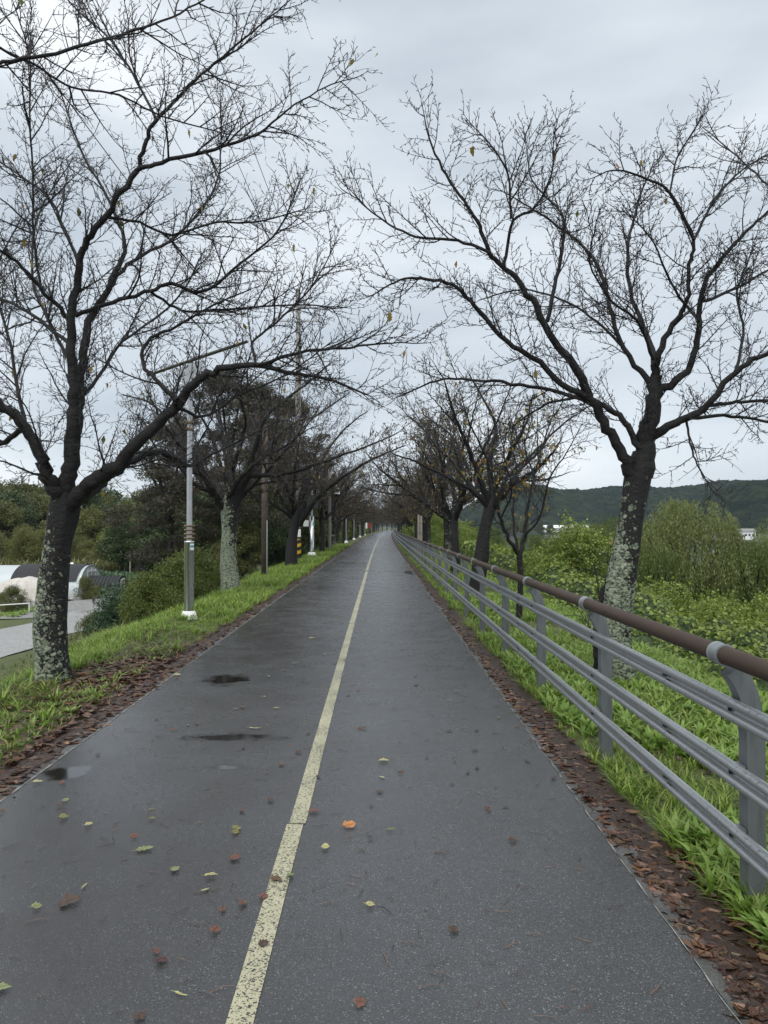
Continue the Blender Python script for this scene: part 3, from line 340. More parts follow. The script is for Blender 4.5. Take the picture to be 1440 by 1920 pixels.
def tubes(lst, sides):
    """lst of arrays (n,4) xyzr -> V, F(quads), all tubes of any n"""
    by = {}
    for t in lst: by.setdefault(len(t), []).append(t)
    Vs, Fs, off = [], [], 0
    ang = np.arange(sides) * 2 * np.pi / sides
    for n, g in by.items():
        A = np.array(g); P = A[:, :, :3]; r = A[:, :, 3]
        T = np.gradient(P, axis=1); T /= np.linalg.norm(T, axis=2, keepdims=True) + 1e-9
        D = P[:, -1] - P[:, 0]; ref = np.where((np.abs(D[:, 2]) < .7 * np.linalg.norm(D, axis=1))[:, None], np.array([[0, 0, 1.]]), np.array([[1., 0, 0]]))
        Nn = np.cross(T, ref[:, None, :]); Nn /= np.linalg.norm(Nn, axis=2, keepdims=True) + 1e-9
        B = np.cross(T, Nn)
        V = P[:, :, None, :] + r[:, :, None, None] * (np.cos(ang)[None, None, :, None] * Nn[:, :, None, :] + np.sin(ang)[None, None, :, None] * B[:, :, None, :])
        m = len(g); base = off + (np.arange(m) * n * sides)[:, None, None] + (np.arange(n - 1) * sides)[None, :, None]
        a = base + np.arange(sides)[None, None, :]; b = base + ((np.arange(sides) + 1) % sides)[None, None, :]
        F = np.stack([a, b, b + sides, a + sides], -1).reshape(-1, 4)
        Vs.append(V.reshape(-1, 3)); Fs.append(F); off += m * n * sides
    return np.concatenate(Vs), np.concatenate(Fs)
def tube_obj(name, pts, mat, sides=12, parent=None, k=1, cap=True):
    P = catmull(pts, k) if k > 1 else np.array(pts, float)
    V, F = tubes([P], sides); faces = [F]
    if cap: faces += [np.arange(sides)[::-1][None, :], (np.arange(sides) + len(V) - sides)[None, :]]
    return link(name, mesh_np(name, V, faces, mat, smooth=sides > 8), parent)
def box_me(name, size, mat, bev=0, off=(0, 0, 0)):
    sx, sy, sz = (s / 2 for s in size)
    V = np.array([[x * sx, y * sy, z * sz] for z in (-1, 1) for y in (-1, 1) for x in (-1, 1)]) + np.array(off)
    F = np.array([[0, 2, 3, 1], [4, 5, 7, 6], [0, 1, 5, 4], [2, 6, 7, 3], [0, 4, 6, 2], [1, 3, 7, 5]])
    me = mesh_np(name, V, [F], mat)
    if bev:
        import bmesh
        bm = bmesh.new(); bm.from_mesh(me); bmesh.ops.bevel(bm, geom=bm.edges[:], offset=bev, segments=2, affect='EDGES'); bm.to_mesh(me); bm.free()
    return me
def box(name, size, loc, mat, parent=None, bev=0, rot=(0, 0, 0)):
    o = link(name, box_me(name, size, mat, bev), parent, loc); o.rotation_euler = rot; return o
def prism_y(prof, y0, y1):
    """closed xz profile extruded along y"""
    n = len(prof); V = np.array([[x, y, z] for y in (y0, y1) for x, z in prof]); i = np.arange(n); j = (i + 1) % n
    return V, [np.stack([i, i + n, j + n, j], -1), i[None, :], (i[::-1] + n)[None, :]]

# ------------------------------------------------------------------ terrain
CV = 6.8e-5
def cx(y): y = np.asarray(y, float); return CV * np.where(y > 0, np.minimum(y, 400), 0) ** 2
def sstep(a, b, x): t = np.clip((x - a) / (b - a), 0, 1); return t * t * (3 - 2 * t)
def hn(x, y, s=1., seed=0):
    x = np.asarray(x) * s + seed * 3.1; y = np.asarray(y) * s - seed * 1.7
    return (np.sin(x * 1.3 + 1.7 * np.sin(y * .9)) + np.sin(y * 1.1 + 1.3 * np.sin(x * .7 + 2)) + .5 * np.sin(2.7 * x + 1.9 * y) + .5 * np.sin(3.1 * y - 2.3 * x + 1)) / 3
def zt(x, y):
    x = np.asarray(x, float); y = np.asarray(y, float); u = x - cx(y)
    near = np.clip(1 - y / 400, 0, 1)
    zl = -3.0 * np.clip((-3.45 - u) / 6.5, 0, 1) ** 1.15
    zr = -3.3 * sstep(2.9, 10, u) - 1.2 * sstep(10, 38, u) - 1.6 * sstep(38, 46, u) + 1.9 * sstep(140, 160, u)
    z = np.where(u < 0, zl, zr) - .02
    z = z + .05 * hn(x, y, 1.2) * sstep(2.6, 4.5, np.abs(u)) + .5 * sstep(3.4, 6, np.abs(u)) * hn(x, y, .35, 2) * .5
    z = z + np.where((np.abs(u + .5) > 1.9), .018 + .008 * hn(x, y, 4, 5), 0)
    return z
def grid_mesh(name, xs, ys, zf, mat, smooth=True):
    X, Y = np.meshgrid(xs, ys); Z = zf(X, Y)
    V = np.stack([X, Y, Z], -1).reshape(-1, 3); ny, nx = X.shape
    a = (np.arange(ny - 1)[:, None] * nx + np.arange(nx - 1)[None, :]).ravel()
    return mesh_np(name, V, [np.stack([a, a + 1, a + nx + 1, a + nx], -1)], mat, smooth=smooth)
xs = np.concatenate([-np.geomspace(60, 4000, 30)[::-1], -np.arange(14, 60, 1.3)[::-1], np.arange(-13.5, -5, .5), np.arange(-5, -2, .15), np.arange(-2, 1.4, .6), np.arange(1.4, 5, .15), np.arange(5, 14, .5), np.geomspace(14, 4000, 50)])
ys = np.concatenate([np.arange(-8, 20, .25), np.arange(20, 60, 1.), np.geomspace(60, 7000, 70)])
xs = np.unique(xs)
X, Y = np.meshgrid(xs, ys); X = X + cx(np.minimum(Y, 300)) * (np.abs(X) < 14)
V = np.stack([X, Y, zt(X, Y)], -1).reshape(-1, 3); ny, nx = X.shape
a = (np.arange(ny - 1)[:, None] * nx + np.arange(nx - 1)[None, :]).ravel()
tag(link('ground', mesh_np('ground', V, [np.stack([a, a + 1, a + nx + 1, a + nx], -1)], M['ground'], smooth=True)), kind='structure')

def strip(name, x0, x1, y0, y1, z, mat, dy=.5, jag=0, z_edge=None):
    yy = np.arange(y0, y1 + dy, dy); c = cx(yy)
    jl = jag * hn(yy, yy * 0, 5) + jag * .6 * hn(yy, yy * 0, 17, 3) if jag else 0
    Lx = x0 + c + (jl if x0 > 0 or not jag else 0) * 0; Rx = x1 + c
    if jag > 0 and (x1 > 0) == (name != 'leaf_mould'): Rx = Rx + jl
    elif jag > 0: Lx = Lx + jl
    V = np.concatenate([np.stack([Lx, yy, 0 * yy + z], -1), np.stack([Rx, yy, 0 * yy + z], -1)]); n = len(yy); i = np.arange(n - 1)
    return tag(link(name, mesh_np(name, V, [np.stack([i, i + n, i + n + 1, i + 1], -1)], mat)), kind='structure')
yN, yF = -6, 290
strip('path', -2.17, 1.155, yN, yF, .012, M['asphalt'])
strip('path_edge_strip', 1.165, 1.27, yN, 120, .006, M['edge'], .1, .03)
strip('path_edge_strip', -2.29, -2.18, yN, 120, .006, M['edge'], .1, .03)
def wig_joint(x, wdt, y1=45):
    yy = np.arange(yN, y1, .03); wv = x + .004 * hn(yy, 0 * yy, 9) ; ww = np.clip(wdt * (.55 + .8 * hn(yy, 0 * yy, 23, 4)), .0004, 1)
    c = cx(yy); n = len(yy); i = np.arange(n - 1)
    V = np.concatenate([np.stack([wv + c - ww, yy, 0 * yy + .017], -1), np.stack([wv + c + ww, yy, 0 * yy + .017], -1)])
    tag(link('path_joint', mesh_np('path_joint', V, [np.stack([i, i + n, i + n + 1, i + 1], -1)], M['joint'])), kind='structure')
wig_joint(1.155, .004); wig_joint(-2.17, .006)
# centre line, 9 cm wide, in three slightly offset runs as it was painted
for (a0, a1, o) in ((-6, 4.0, 0.0), (4.01, 26.01, .012), (26.52, 288, 0.0)):
    strip('centre_line', -.485 + o, -.397 + o, a0, a1, .0165, M['line'], .5)
strip('leaf_mould', 1.26, 1.44, yN, 150, .011, M['humus'], .05, .05)
strip('leaf_mould', -2.5, -2.27, yN, 150, .011, M['humus'], .05, .05)

# ------------------------------------------------------------------ leaves/grass templates
def bake(temps, which, pos, yaw, tilt, scale, tilt_dir=None):
    """instances of small templates (V,F) merged into one vertex/face soup"""
    Vs, Fs, off = [], [], 0
    for k, (tv, tf) in enumerate(temps):
        s = which == k
        if not s.any(): continue
        p, a, sc = pos[s], yaw[s], scale[s]; n = len(p)
        v = tv[None] * sc[:, None, None]
        if tilt is not None:
            t = tilt[s]; ct, stt = np.cos(t)[:, None], np.sin(t)[:, None]
            v = np.stack([v[..., 0], v[..., 1] * ct - v[..., 2] * stt, v[..., 1] * stt + v[..., 2] * ct], -1)
        ca, sa = np.cos(a)[:, None], np.sin(a)[:, None]
        v = np.stack([v[..., 0] * ca - v[..., 1] * sa, v[..., 0] * sa + v[..., 1] * ca, v[..., 2]], -1) + p[:, None, :]
        Vs.append(v.reshape(-1, 3)); Fs.append((tf[None] + (off + np.arange(n) * len(tv))[:, None, None]).reshape(-1, tf.shape[1])); off += n * len(tv)
    return np.concatenate(Vs), np.concatenate(Fs)
def blade_tuft(nb, h, wd, lean, seed, broad=False):
    r = np.random.default_rng(seed); V, F = [], []
    for i in range(nb):
        a = r.uniform(0, 2 * np.pi); hh = h * r.uniform(.5, 1.1); ww = wd * r.uniform(.7, 1.3); ln = lean * r.uniform(.4, 1.3)
        d = np.array([np.cos(a), np.sin(a)]); q = np.array([-d[1], d[0]]); o = d * r.uniform(0, .35) * h * .5
        prof = [(0, .35), (.35, .9), (.7, 1.), (1, .06)] if broad else [(0, .8), (.5, 1.), (1, .05)]
        b = len(V)
        for t, wf in prof:
            z = hh * (t - .42 * ln * t * t); rr = hh * ln * t * t * .9 + .1 * hh * t
            for sgn in (-1, 1): 
                xy = o + d * rr + q * sgn * ww * wf * .5; V.append([xy[0], xy[1], z + (.15 * ww if broad else 0)])
        for k in range(len(prof) - 1): F.append([b + 2 * k, b + 2 * k + 1, b + 2 * k + 3, b + 2 * k + 2])
    return np.array(V), np.array(F)
def leaf_temp(seed, curl=.3):
    r = np.random.default_rng(seed); c = r.uniform(-curl, curl); c2 = r.uniform(.1, .5)
    xs_ = [-.5, -.02, .5]; ws = [.04, .27, .02]; V = []
    for x, ww in zip(xs_, ws):
        z = c * x * x * 2
        V += [[x, -ww * r.uniform(.8, 1.2), z + c2 * ww], [x, 0, z], [x, ww * r.uniform(.8, 1.2), z + c2 * ww]]
    F = []
    for k in range(2):
        for j in range(2): b = k * 3 + j; F.append([b, b + 1, b + 4, b + 3])
    V = np.array(V); return V + [0, 0, .08], np.array(F)
GT = [blade_tuft(7, .14, .0095, .9, s) for s in range(6)]
GT2 = [blade_tuft(6, .10, .008, 1.2, 20 + s) for s in range(5)]
WT = [blade_tuft(6, .13, .03, .9, 40 + s, True) for s in range(6)] + [blade_tuft(5, .17, .024, .7, 50 + s, True) for s in range(3)]
LT = [leaf_temp(s) for s in range(10)]

def scatter(x0, x1, y0, y1, n, power=1.0):
    """uniform in x, density falling as 1/y^power"""
    u = RNG.random(n)
    if power == 1: y = y0 * (y1 / y0) ** u
    else: y = (y0 ** (1 - power) + u * (y1 ** (1 - power) - y0 ** (1 - power))) ** (1 / (1 - power))
    x = RNG.uniform(x0, x1, n); return x + cx(y), y
def put(name, temps, x, y, mat, sc, tilt=None, dz=0., label=None):
    n = len(x); p = np.stack([x, y, zt(x, y) + dz], -1)
    V, F = bake(temps, RNG.integers(0, len(temps), n), p, RNG.uniform(0, 6.283, n), tilt, sc)
    o = link(name, mesh_np(name, V, [F], mat)); return tag(o, label, name.replace('_', ' '), kind='stuff')
def gz(x, y): return hn(x, y, .9, 7) + .6 * hn(x, y, 3, 1)
# ---- left verge
x, y = scatter(-5.6, -2.38, 2.4, 60, 15500); u = x - cx(y)
dl = np.hypot((x + 2.75) / .7, (y - 8.0) / 1.3)
keep = (u < -2.42 - .12 * hn(y, y * 0, 3) - .1 * np.exp(-((y - 7) / 3) ** 2)) & ~((dl < .75) & (RNG.random(len(x)) < .93))
x, y, u, dl = x[keep], y[keep], u[keep], dl[keep]
ol = (y < 11.5 - 2 * hn(x, y, 1)) & (u > -4.2 + .25 * hn(x, y, 1.3)) & (RNG.random(len(x)) < .86) & ~((u < -3.3) & (y > 8.2))
sc = (1 + .5 * gz(x, y)).clip(.5, 1.7) * (1 + y / 38).clip(1, 2.4)
put('grass', GT, x[~ol], y[~ol], M['grass'], sc[~ol], label='bright green grass on the left verge')
put('grass', GT2, x[ol], y[ol], M['olivegrass'], sc[ol] * .85, label='trampled olive grass below the left cherry tree')
# ---- right verge
x, y = scatter(1.36, 4.6, 1.7, 60, 16500); u = x - cx(y)
keep = (u > 1.40 + .07 * hn(y, y * 0, 4) + .12 * np.exp(-y / 5)) & ~((RNG.random(len(x)) < .35) & (gz(x, y) < -.35))
x, y, u = x[keep], y[keep], u[keep]
ol = (RNG.random(len(x)) < .35) & (gz(x + 9, y) < 0)
sc = (1 + .35 * gz(x, y)).clip(.55, 1.5) * (1 + y / 45).clip(1, 2.4)
put('grass', GT, x[~ol], y[~ol], M['grass'], sc[~ol] * .9, label='bright green grass behind the railing')
put('grass', GT2, x[ol], y[ol], M['olivegrass'], sc[ol], label='short olive grass behind the railing')
x, y = scatter(1.5, 3.9, 1.7, 18, 8000, 1.2)
keep = (gz(x * 1.3, y) > -.25); x, y = x[keep], y[keep]
put('weeds', WT, x, y, M['weed'], RNG.uniform(.5, 1.25, len(x)) * .95, label='broad leaved weeds behind the railing')
x, y = scatter(-3.6, -2.5, 2.5, 9, 500); put('weeds', WT, x, y, M['weed'], RNG.uniform(.3, .7, len(x)), label='small weeds among the left verge grass')
# lower slopes, sparse larger tufts
x, y = scatter(-11, -5.2, 5, 60, 9000); k = ~((u := x - cx(y)) < -9); x, y = x[k], y[k]
put('grass', GT, x, y, M['olivegrass'], RNG.uniform(1.2, 2.4, len(x)), label='rough grass on the left bank')

# ---- leaf litter
def litter(x, y, s0, s1, dz=.012, lab=''):
    n = len(x); return put('leaf_litter', LT, x, y, M['litter'], RNG.uniform(s0, s1, n), RNG.normal(0, .35, n), dz, lab)
x, y = scatter(0, 1, 1.6, 110, 9500); t = RNG.beta(1.3, 2.2, len(x)); u = 1.19 + (.19 + .18 * np.exp(-y / 4)) * t * (1 + .5 * hn(y, 0 * y, 1.7, 3)).clip(.3, 2) + .03 * hn(y, 0 * y, 6) - .12 * (RNG.random(len(y)) < .04) * RNG.random(len(y)); litter(u + cx(y), y, .03, .085, .018, 'band of wet brown leaves along the right path edge')
x, y = scatter(0, 1, 3.2, 110, 7000); t = RNG.beta(1.3, 2.2, len(x)); u = -2.2 - .32 * t * (1 + .5 * hn(y, 0 * y, 1.7, 3)).clip(.3, 2) + .035 * hn(y, 0 * y, 6) + .15 * (RNG.random(len(y)) < .04) * RNG.random(len(y)); litter(u + cx(y), y, .035, .09, .018, 'band of wet brown leaves along the left path edge')
n = 1900; x = -2.75 + RNG.normal(0, .33, n); y = 7.9 + RNG.normal(0, .85, n); k = x < -2.2; litter(x[k], y[k], .06, .10, .02, 'drift of dead leaves beside the lichened cherry trunk')
x, y = scatter(-4.2, -2.4, 3, 13, 900); litter(x, y, .05, .09, .035, 'dead leaves strewn in the left grass')
x, y = scatter(1.5, 3.2, 1.8, 12, 500); litter(x, y, .05, .08, .01, 'dead leaves lying under the weeds')
# tiny twigs on the path
n = 900; yy = 2.2 * (60 / 2.2) ** RNG.random(n); xx = RNG.uniform(-2.1, 1.1, n) + cx(yy); tw = []
for i in range(n):
    a = random.gauss(0, .9); l = random.uniform(.008, .05) * (1 + yy[i] / 40); b = random.uniform(-.6, .6)
    tw.append(np.array([[xx[i], yy[i], .0155, .0012], [xx[i] + l * math.cos(a), yy[i] + l * math.sin(a), .019, .0012], [xx[i] + l * math.cos(a) + l * .7 * math.cos(a + b), yy[i] + l * math.sin(a) + l * .7 * math.sin(a + b), .0155, .0008]]))
V, F = tubes(tw, 3); tag(link('twig_litter', mesh_np('twig_litter', V, [F], M['litter'])), 'tiny dark twigs strewn over the wet path', 'twigs', kind='stuff')

# ---- single fallen leaves on the path
LC = {'orange': (.36, .15, .045), 'yellow': (.34, .31, .14), 'brown': (.06, .035, .022), 'rust': (.12, .048, .03), 'lime': (.17, .19, .08),
      'olive': (.15, .14, .04), 'darkleaf': (.10, .055, .02), 'wine': (.06, .022, .022), 'stalk': (.38, .36, .16)}
LW = {'orange': 'round orange', 'yellow': 'pale yellow', 'brown': 'dark brown', 'rust': 'rust red', 'lime': 'yellow green', 'olive': 'dull olive', 'darkleaf': 'dark brown and amber', 'wine': 'flat wine red', 'stalk': 'thin pale curved'}
def leafcol(nm, c):
    m, nt, b = newmat('leaf_' + nm); tc = N('ShaderNodeTexCoord', nt); n = noise(nt, 45, 4, .7, tc.outputs['Object'])
    r = ramp(nt, [(.35, tuple(v * .35 for v in c)), (.5, c), (.7, tuple(min(1, v * 1.25) for v in c))]); L(nt, n.outputs[0], r.inputs[0]); L(nt, r.outputs[0], b.inputs['Base Color'])
    b.inputs['Roughness'].default_value = .35; return m
LM = {k: leafcol(k, c) for k, c in LC.items()}
def leaf_mesh(l, wr, kind, seed):
    """serrated leaf with folded midrib and stalk, lying flat"""
    r = random.Random(seed); n = 9; V = []; F = []; hw = l * wr * .5 * (.55 if kind == 'stalk' else 1); cur = r.uniform(-.3, .3); c2 = r.uniform(-.05, .22)
    for i in range(n):
        t = i / (n - 1); ww = hw * math.sin(math.pi * t ** .85) ** .8 + .0006; ww *= (.84 if i % 2 else 1.1) * r.uniform(.6, 1.2); x = (t - .5) * l; bend = cur * l * (t - .5) ** 2 * 2
        for s in (-1, -.5, 0, .5, 1): V.append([x + abs(s) * -.06 * l, bend + s * ww, .002 + c2 * ww * abs(s) ** 1.5 + r.uniform(0, .04) * ww + .3 * l * (t - .5) ** 2 * max(cur, 0) + r.uniform(0, .0015)])
    for i in range(n - 1):
        for j in range(4): b = i * 5 + j; F.append([b, b + 1, b + 6, b + 5])
    b = len(V); st = -.5 * l
    V += [[st, -.0008, .002], [st, .0008, .002], [st - .28 * l, .001 + cur * .2 * l, .003], [st - .28 * l, -.001 + cur * .2 * l, .003]]; F.append([b, b + 1, b + 2, b + 3])
    return mesh_np('fallen_leaf', np.array(V), [np.array(F)], LM[kind])
def where(x, y):
    side = 'left of the yellow line' if x < -.6 else ('on the yellow line' if x < -.3 else 'right of the yellow line')
    far = 'closest to the camera' if y < 2.7 else 'in the near foreground' if y < 3.6 else 'a little ahead' if y < 5.3 else 'farther up'
    return side + ', ' + far
cnt = {}
for i, (x, y, l, wr, rot, kind) in enumerate(PATH_LEAVES):
    o = link('fallen_leaf', leaf_mesh(l * .85, min(1.1, wr * random.Random(i).uniform(.8, 1.35)), kind, i), loc=(x, y, .0175)); o.rotation_euler = (0 if kind == 'stalk' else R(random.Random(i).uniform(-3, 16)), 0 if kind == 'stalk' else R(random.Random(i + 9).uniform(-8, 8)), R(rot)); o.location.z += 0 if kind == 'stalk' else .004
    base = '%s leaf %s' % (LW[kind], where(x, y)); key = base; cnt[key] = cnt.get(key, 0) + 1
    if cnt[key] > 1:
        e = ', second one' if cnt[key] == 2 else ', %s m off' % ('two three four five six seven eight nine ten eleven twelve'.split()[min(10, int(y) - 2)]); base += e
    tag(o, base, 'leaf', 'single fallen leaves on the wet path')
SM = [leaf_mesh(.045, .5, k, 100 + j) for j, k in enumerate(['rust', 'brown', 'brown', 'yellow', 'olive', 'brown', 'darkleaf', 'wine'])]
for i in range(230):
    y = 4.2 * (45 / 4.2) ** random.random(); x = random.uniform(-2.1, 1.1) + float(cx(y))
    if i % 5 == 0: x = random.choice([-1, 1]) * random.random() * .4 + (-1.9 if random.random() < .5 else .85) + float(cx(y)); x = max(-2.1, min(1.1, x))
    if i > 190: y = random.gauss(31.5, .5); x = random.uniform(-2.2, -.5)
    o = link('fallen_leaf', SM[i % 8], loc=(x, y, .0175)); o.rotation_euler = (0, 0, random.uniform(0, 6.28)); s = random.uniform(.5, 1.25) * (1 + y / 60); o.scale = (s, s, s)
    tag(o, 'tiny dead leaf specking the wet asphalt in the middle distance', 'leaf', 'tiny dead leaves specking the asphalt')

# ------------------------------------------------------------------ bare cherry trees
V3 = Vector
def rperp(d):
    v = V3((random.gauss(0, 1), random.gauss(0, 1), random.gauss(0, 1))); v -= v.dot(d) * d
    return v.normalized()
def grow(p, d, Ln, r, n, wig, up):
    pts = [(p.x, p.y, p.z, r)]; s = Ln / n; q = p.copy(); d = d.copy()
    for i in range(n):
        d = (d + V3((random.gauss(0, wig), random.gauss(0, wig), random.gauss(0, wig) + up))).normalized(); q = q + d * s
        pts.append((q.x, q.y, q.z, max(r * (1 - .8 * (i + 1) / n), .0008)))
    return pts
def twiggery(limbs, dens, fine, len2=1.1, start=.12, minr=.0016, spur=True):
    """limbs: list of (n,4) arrays. returns branches, twigs, tips"""
    L2, L3, tips = [], [], []
    def side_children(pts, spacing, lmin, lmax, rr, level, t0):
        acc = random.uniform(0, spacing); n = len(pts); tot = sum(math.dist(pts[i][:3], pts[i + 1][:3]) for i in range(n - 1)); run = 0; sgn = 1
        for i in range(n - 1):
            a, b = V3(pts[i][:3]), V3(pts[i + 1][:3]); sl = (b - a).length
            if sl < 1e-5: continue
            t = (b - a) / sl; pos = acc
            while pos < sl:
                f = (run + pos) / tot
                if f > t0:
                    o = a + t * pos; pr = rperp(t); 
                    if level == 2: pr = (pr + V3((0, 0, .45 if random.random() < .75 else -.5))).normalized()
                    ang = random.uniform(.55, 1.15); d = (t * math.cos(ang) + pr * math.sin(ang)).normalized()
                    yield o, d, lmin + (lmax - lmin) * random.random() ** 1.3 * (1.12 - .85 * f), pts[i][3] * (1 - pos / sl) + pts[i + 1][3] * pos / sl, f
                pos += spacing * random.uniform(.6, 1.4)
            acc = pos - sl; run += sl
    for lb in limbs:
        lb = [tuple(q) for q in lb]
        kids = list(side_children(lb, dens, .35, len2, 0, 2, start))
        e = V3(lb[-1][:3]); kids.append((e, (e - V3(lb[-2][:3])).normalized(), .2, lb[-1][3], 1))
        for (o, d, ln, pr, f) in kids:
            r2 = min(max(.0045, ln * .0125), pr * .65 + .002); up = random.uniform(-.02, .13)
            b2 = grow(o, d, ln, r2, max(4, int(ln / .13)), .13, up); L2.append(b2)
            for (o3, d3, l3, pr3, f3) in side_children(b2, fine, .1, .42, 0, 3, .1):
                b3 = grow(o3, d3, l3, max(minr * 1.3, min(.0048, pr3 * .75)), 3, .17, .07); L3.append(b3)
                if spur:
                    for (o4, d4, l4, pr4, f4) in side_children(b3, .07, .02, .085, 0, 4, .15):
                        L3.append([(o4.x, o4.y, o4.z, minr), (o4.x + d4.x * l4, o4.y + d4.y * l4, o4.z + d4.z * l4 + .008, minr * 1.15)])
                if random.random() < .25: tips.append(b3[-1][:3])
            if spur:
                for (o4, d4, l4, pr4, f4) in side_children(b2, .055, .02, .065, 0, 4, .1):
                    L3.append([(o4.x, o4.y, o4.z, minr * 1.1), (o4.x + d4.x * l4, o4.y + d4.y * l4, o4.z + d4.z * l4 + .005, minr)])
    return L2, L3, tips
def rel(pts, o): P = np.array(pts, float); P[:, :3] -= np.array(o); return P
def thick(P, amp, seed):
    """resample a trunk finely and roughen its radius"""
    return catmull(P, 8)
def trunk_mesh(P, mat, sides, amp):
    Q = catmull(P, 10); V, F = tubes([Q], sides); n = len(Q)
    C = np.repeat(Q[:, :3], sides, 0); D = V - C; a = np.tile(np.arange(sides) * 2 * np.pi / sides, n); z = np.repeat(Q[:, 2], sides)
    k = 1 + amp * (np.sin(3 * a + 2.1 * z) * .5 + np.sin(5 * a - 3.3 * z + 1) * .35 + .45 * np.sin(2 * a + 5.2 * z) + .25 * np.sin(9 * a + 7 * z) + .3 * np.sin(14 * z + 3 * a) * .4)
    V = C + D * k[:, None]
    return mesh_np('trunk', V, [F], mat, smooth=True)
LEAF_TREE = [leaf_mesh(.075, .55, 'lime', 900 + i) for i in range(4)]
for me in LEAF_TREE: me.materials.clear(); me.materials.append(M['treeleaf'])
def leaf_soup(tips, n, size=.07, mat=None, hang=True):
    if not tips: return None
    T = np.array([random.choice(tips) for _ in range(n)]) + RNG.normal(0, .05, (n, 3)); T[:, 2] -= .04
    tilt = np.full(n, 1.35) + RNG.normal(0, .4, n) if hang else RNG.normal(0, .7, n)
    V, F = bake([(v[:, [1, 0, 2]], f) for v, f in LT], RNG.integers(0, len(LT), n), T, RNG.uniform(0, 6.28, n), tilt, RNG.uniform(.7, 1.3, n) * size)
    return mesh_np('leaves', V, [F], mat or M['treeleaf'])
def cherry(name, base, spec, label, mats, dens=.2, fine=.11, len2=1.1, sides=20, amp=.1, nleaf=60, minr=.0016, single_leaves=0, spur=True, twm='twig', group='cherry trees lining the path', start=.12, extra=None, lm='treeleaf'):
    root = thing(name, label, 'tree', base, group=group)
    tr = rel(spec['trunk'], base); link('trunk', trunk_mesh(tr, mats, sides, amp), root)
    lbs = [catmull(rel(p, base), 5) for p in spec['limbs']]
    for i, p in enumerate(lbs):
        q = p.copy(); m = len(q); q[1:-1, :3] += RNG.normal(0, 1, (m - 2, 3)) * np.minimum(q[1:-1, 3:4] * .35, .012); lbs[i] = q
        V, F = tubes([q], 12 if q[0, 3] > .03 else 7); link('limb', mesh_np('limb', V, [F], M['bark'] if q[0, 3] < .09 else mats, smooth=True), root)
    src = lbs + ([catmull(rel(p, base), 4) for p in extra] if extra else [])
    L2, L3, tips = twiggery(src, dens, fine, len2, start, minr, spur)
    V, F = tubes([np.array(t) for t in L2], 5); tag(link('small_branches', mesh_np('small_branches', V, [F], M['bark'] if twm == 'twig' else M[twm]), root), kind='stuff')
    V, F = tubes([np.array(t) for t in L3], 3); tag(link('twigs', mesh_np('twigs', V, [F], M[twm]), root), kind='stuff')
    if single_leaves:
        for i in range(single_leaves):
            t = random.choice(tips); o = link('leaf', LEAF_TREE[i % 4], root, (t[0], t[1], t[2] - .03)); o.rotation_euler = (random.gauss(0, .5), random.uniform(.6, 1.9), random.uniform(0, 6.28))
            s = random.uniform(.7, 1.3); o.scale = (s, s, s)
    if nleaf:
        tag(link('leaves', leaf_soup(tips, nleaf, .07, M[lm]), root), kind='stuff')
    return root, len(L2), len(L3)
def generic(seed, h=2.0, n=5, r0=.17, spread=4.3):
    random.seed(seed); lean = random.uniform(-.15, .15)
    tr = [(0, 0, -.3, r0 * 1.35), (0, 0, .12, r0 * 1.12), (lean * .3, 0, h * .5, r0 * .9), (lean, .03, h * .85, r0 * .95), (lean * 1.1, .05, h * 1.05, r0 * .8)]
    limbs = []; a0 = random.uniform(0, 6.28)
    for i in range(n):
        a = a0 + i * 6.283 / n + random.gauss(0, .25); el = random.uniform(.35, 1.0) if i % 2 else random.uniform(.75, 1.25); r = r0 * random.uniform(.5, .72)
        p = V3((lean * 1.1, .05, h * .93)); d = V3((math.cos(a) * math.cos(el), math.sin(a) * math.cos(el), math.sin(el))); ln = spread * random.uniform(.8, 1.1); pts = [(p.x, p.y, p.z, r)]
        m = 7
        for k in range(m):
            d = (d + V3((random.gauss(0, .13), random.gauss(0, .13), random.gauss(-.05 if k > 2 and el > 1 else .01, .08)))).normalized(); p = p + d * (ln / m); pts.append((p.x, p.y, p.z, r * (1 - .95 * (k + 1) / m) ** 1.1 + .003))
        limbs.append(pts)
        for k in (2, 3, 4, 5):
            if random.random() < .8:
                q = V3(pts[k][:3]); dd = (V3(pts[k + 1][:3]) - q).normalized(); dd = (dd * .7 + rperp(dd) * .75 + V3((0, 0, .2))).normalized(); rr = pts[k][3] * .6; pp = [(q.x, q.y, q.z, rr)]; l2 = ln * random.uniform(.35, .6)
                for j in range(5):
                    dd = (dd + V3((random.gauss(0, .14), random.gauss(0, .14), random.gauss(.03, .1)))).normalized(); q = q + dd * (l2 / 5); pp.append((q.x, q.y, q.z, rr * (1 - .85 * (j + 1) / 5) + .002))
                limbs.append(pp)
    return dict(trunk=tr, limbs=limbs)

T = TREES
random.seed(21)
def b0(k): t = T[k]['trunk'][1]; return (t[0], t[1], 0.0)
def auto_limbs(base, h, n, spread, seed, side=0, r=.04):
    g = generic(seed, h, n, .12, spread); return [[(x + base[0], y + base[1], z, rr) for x, y, z, rr in l] for l in g['limbs']]
for kk, sd in (('L2', 31), ('L3', 32), ('R3', 33)):
    st = random.getstate(); bb = T[kk]['trunk'][-2]; T[kk]['limbs'] = T[kk]['limbs'] + auto_limbs(bb, 2.1, 5, 3.9, sd); random.setstate(st)
print('L1', cherry('cherry_tree', b0('L1'), T['L1'], 'large bare cherry tree with lichen spots on its dark trunk, left foreground', M['barkL'], .085, .07, 1.05, 28, .1, 25, .0029, 50)[1:])
print('R1', cherry('cherry_tree', b0('R1'), T['R1'], 'large bare cherry tree behind the railing, leaning trunk sheeted in pale lichen', M['barkR'], .088, .075, .75, 28, .07, 6, .0031, 8)[1:])
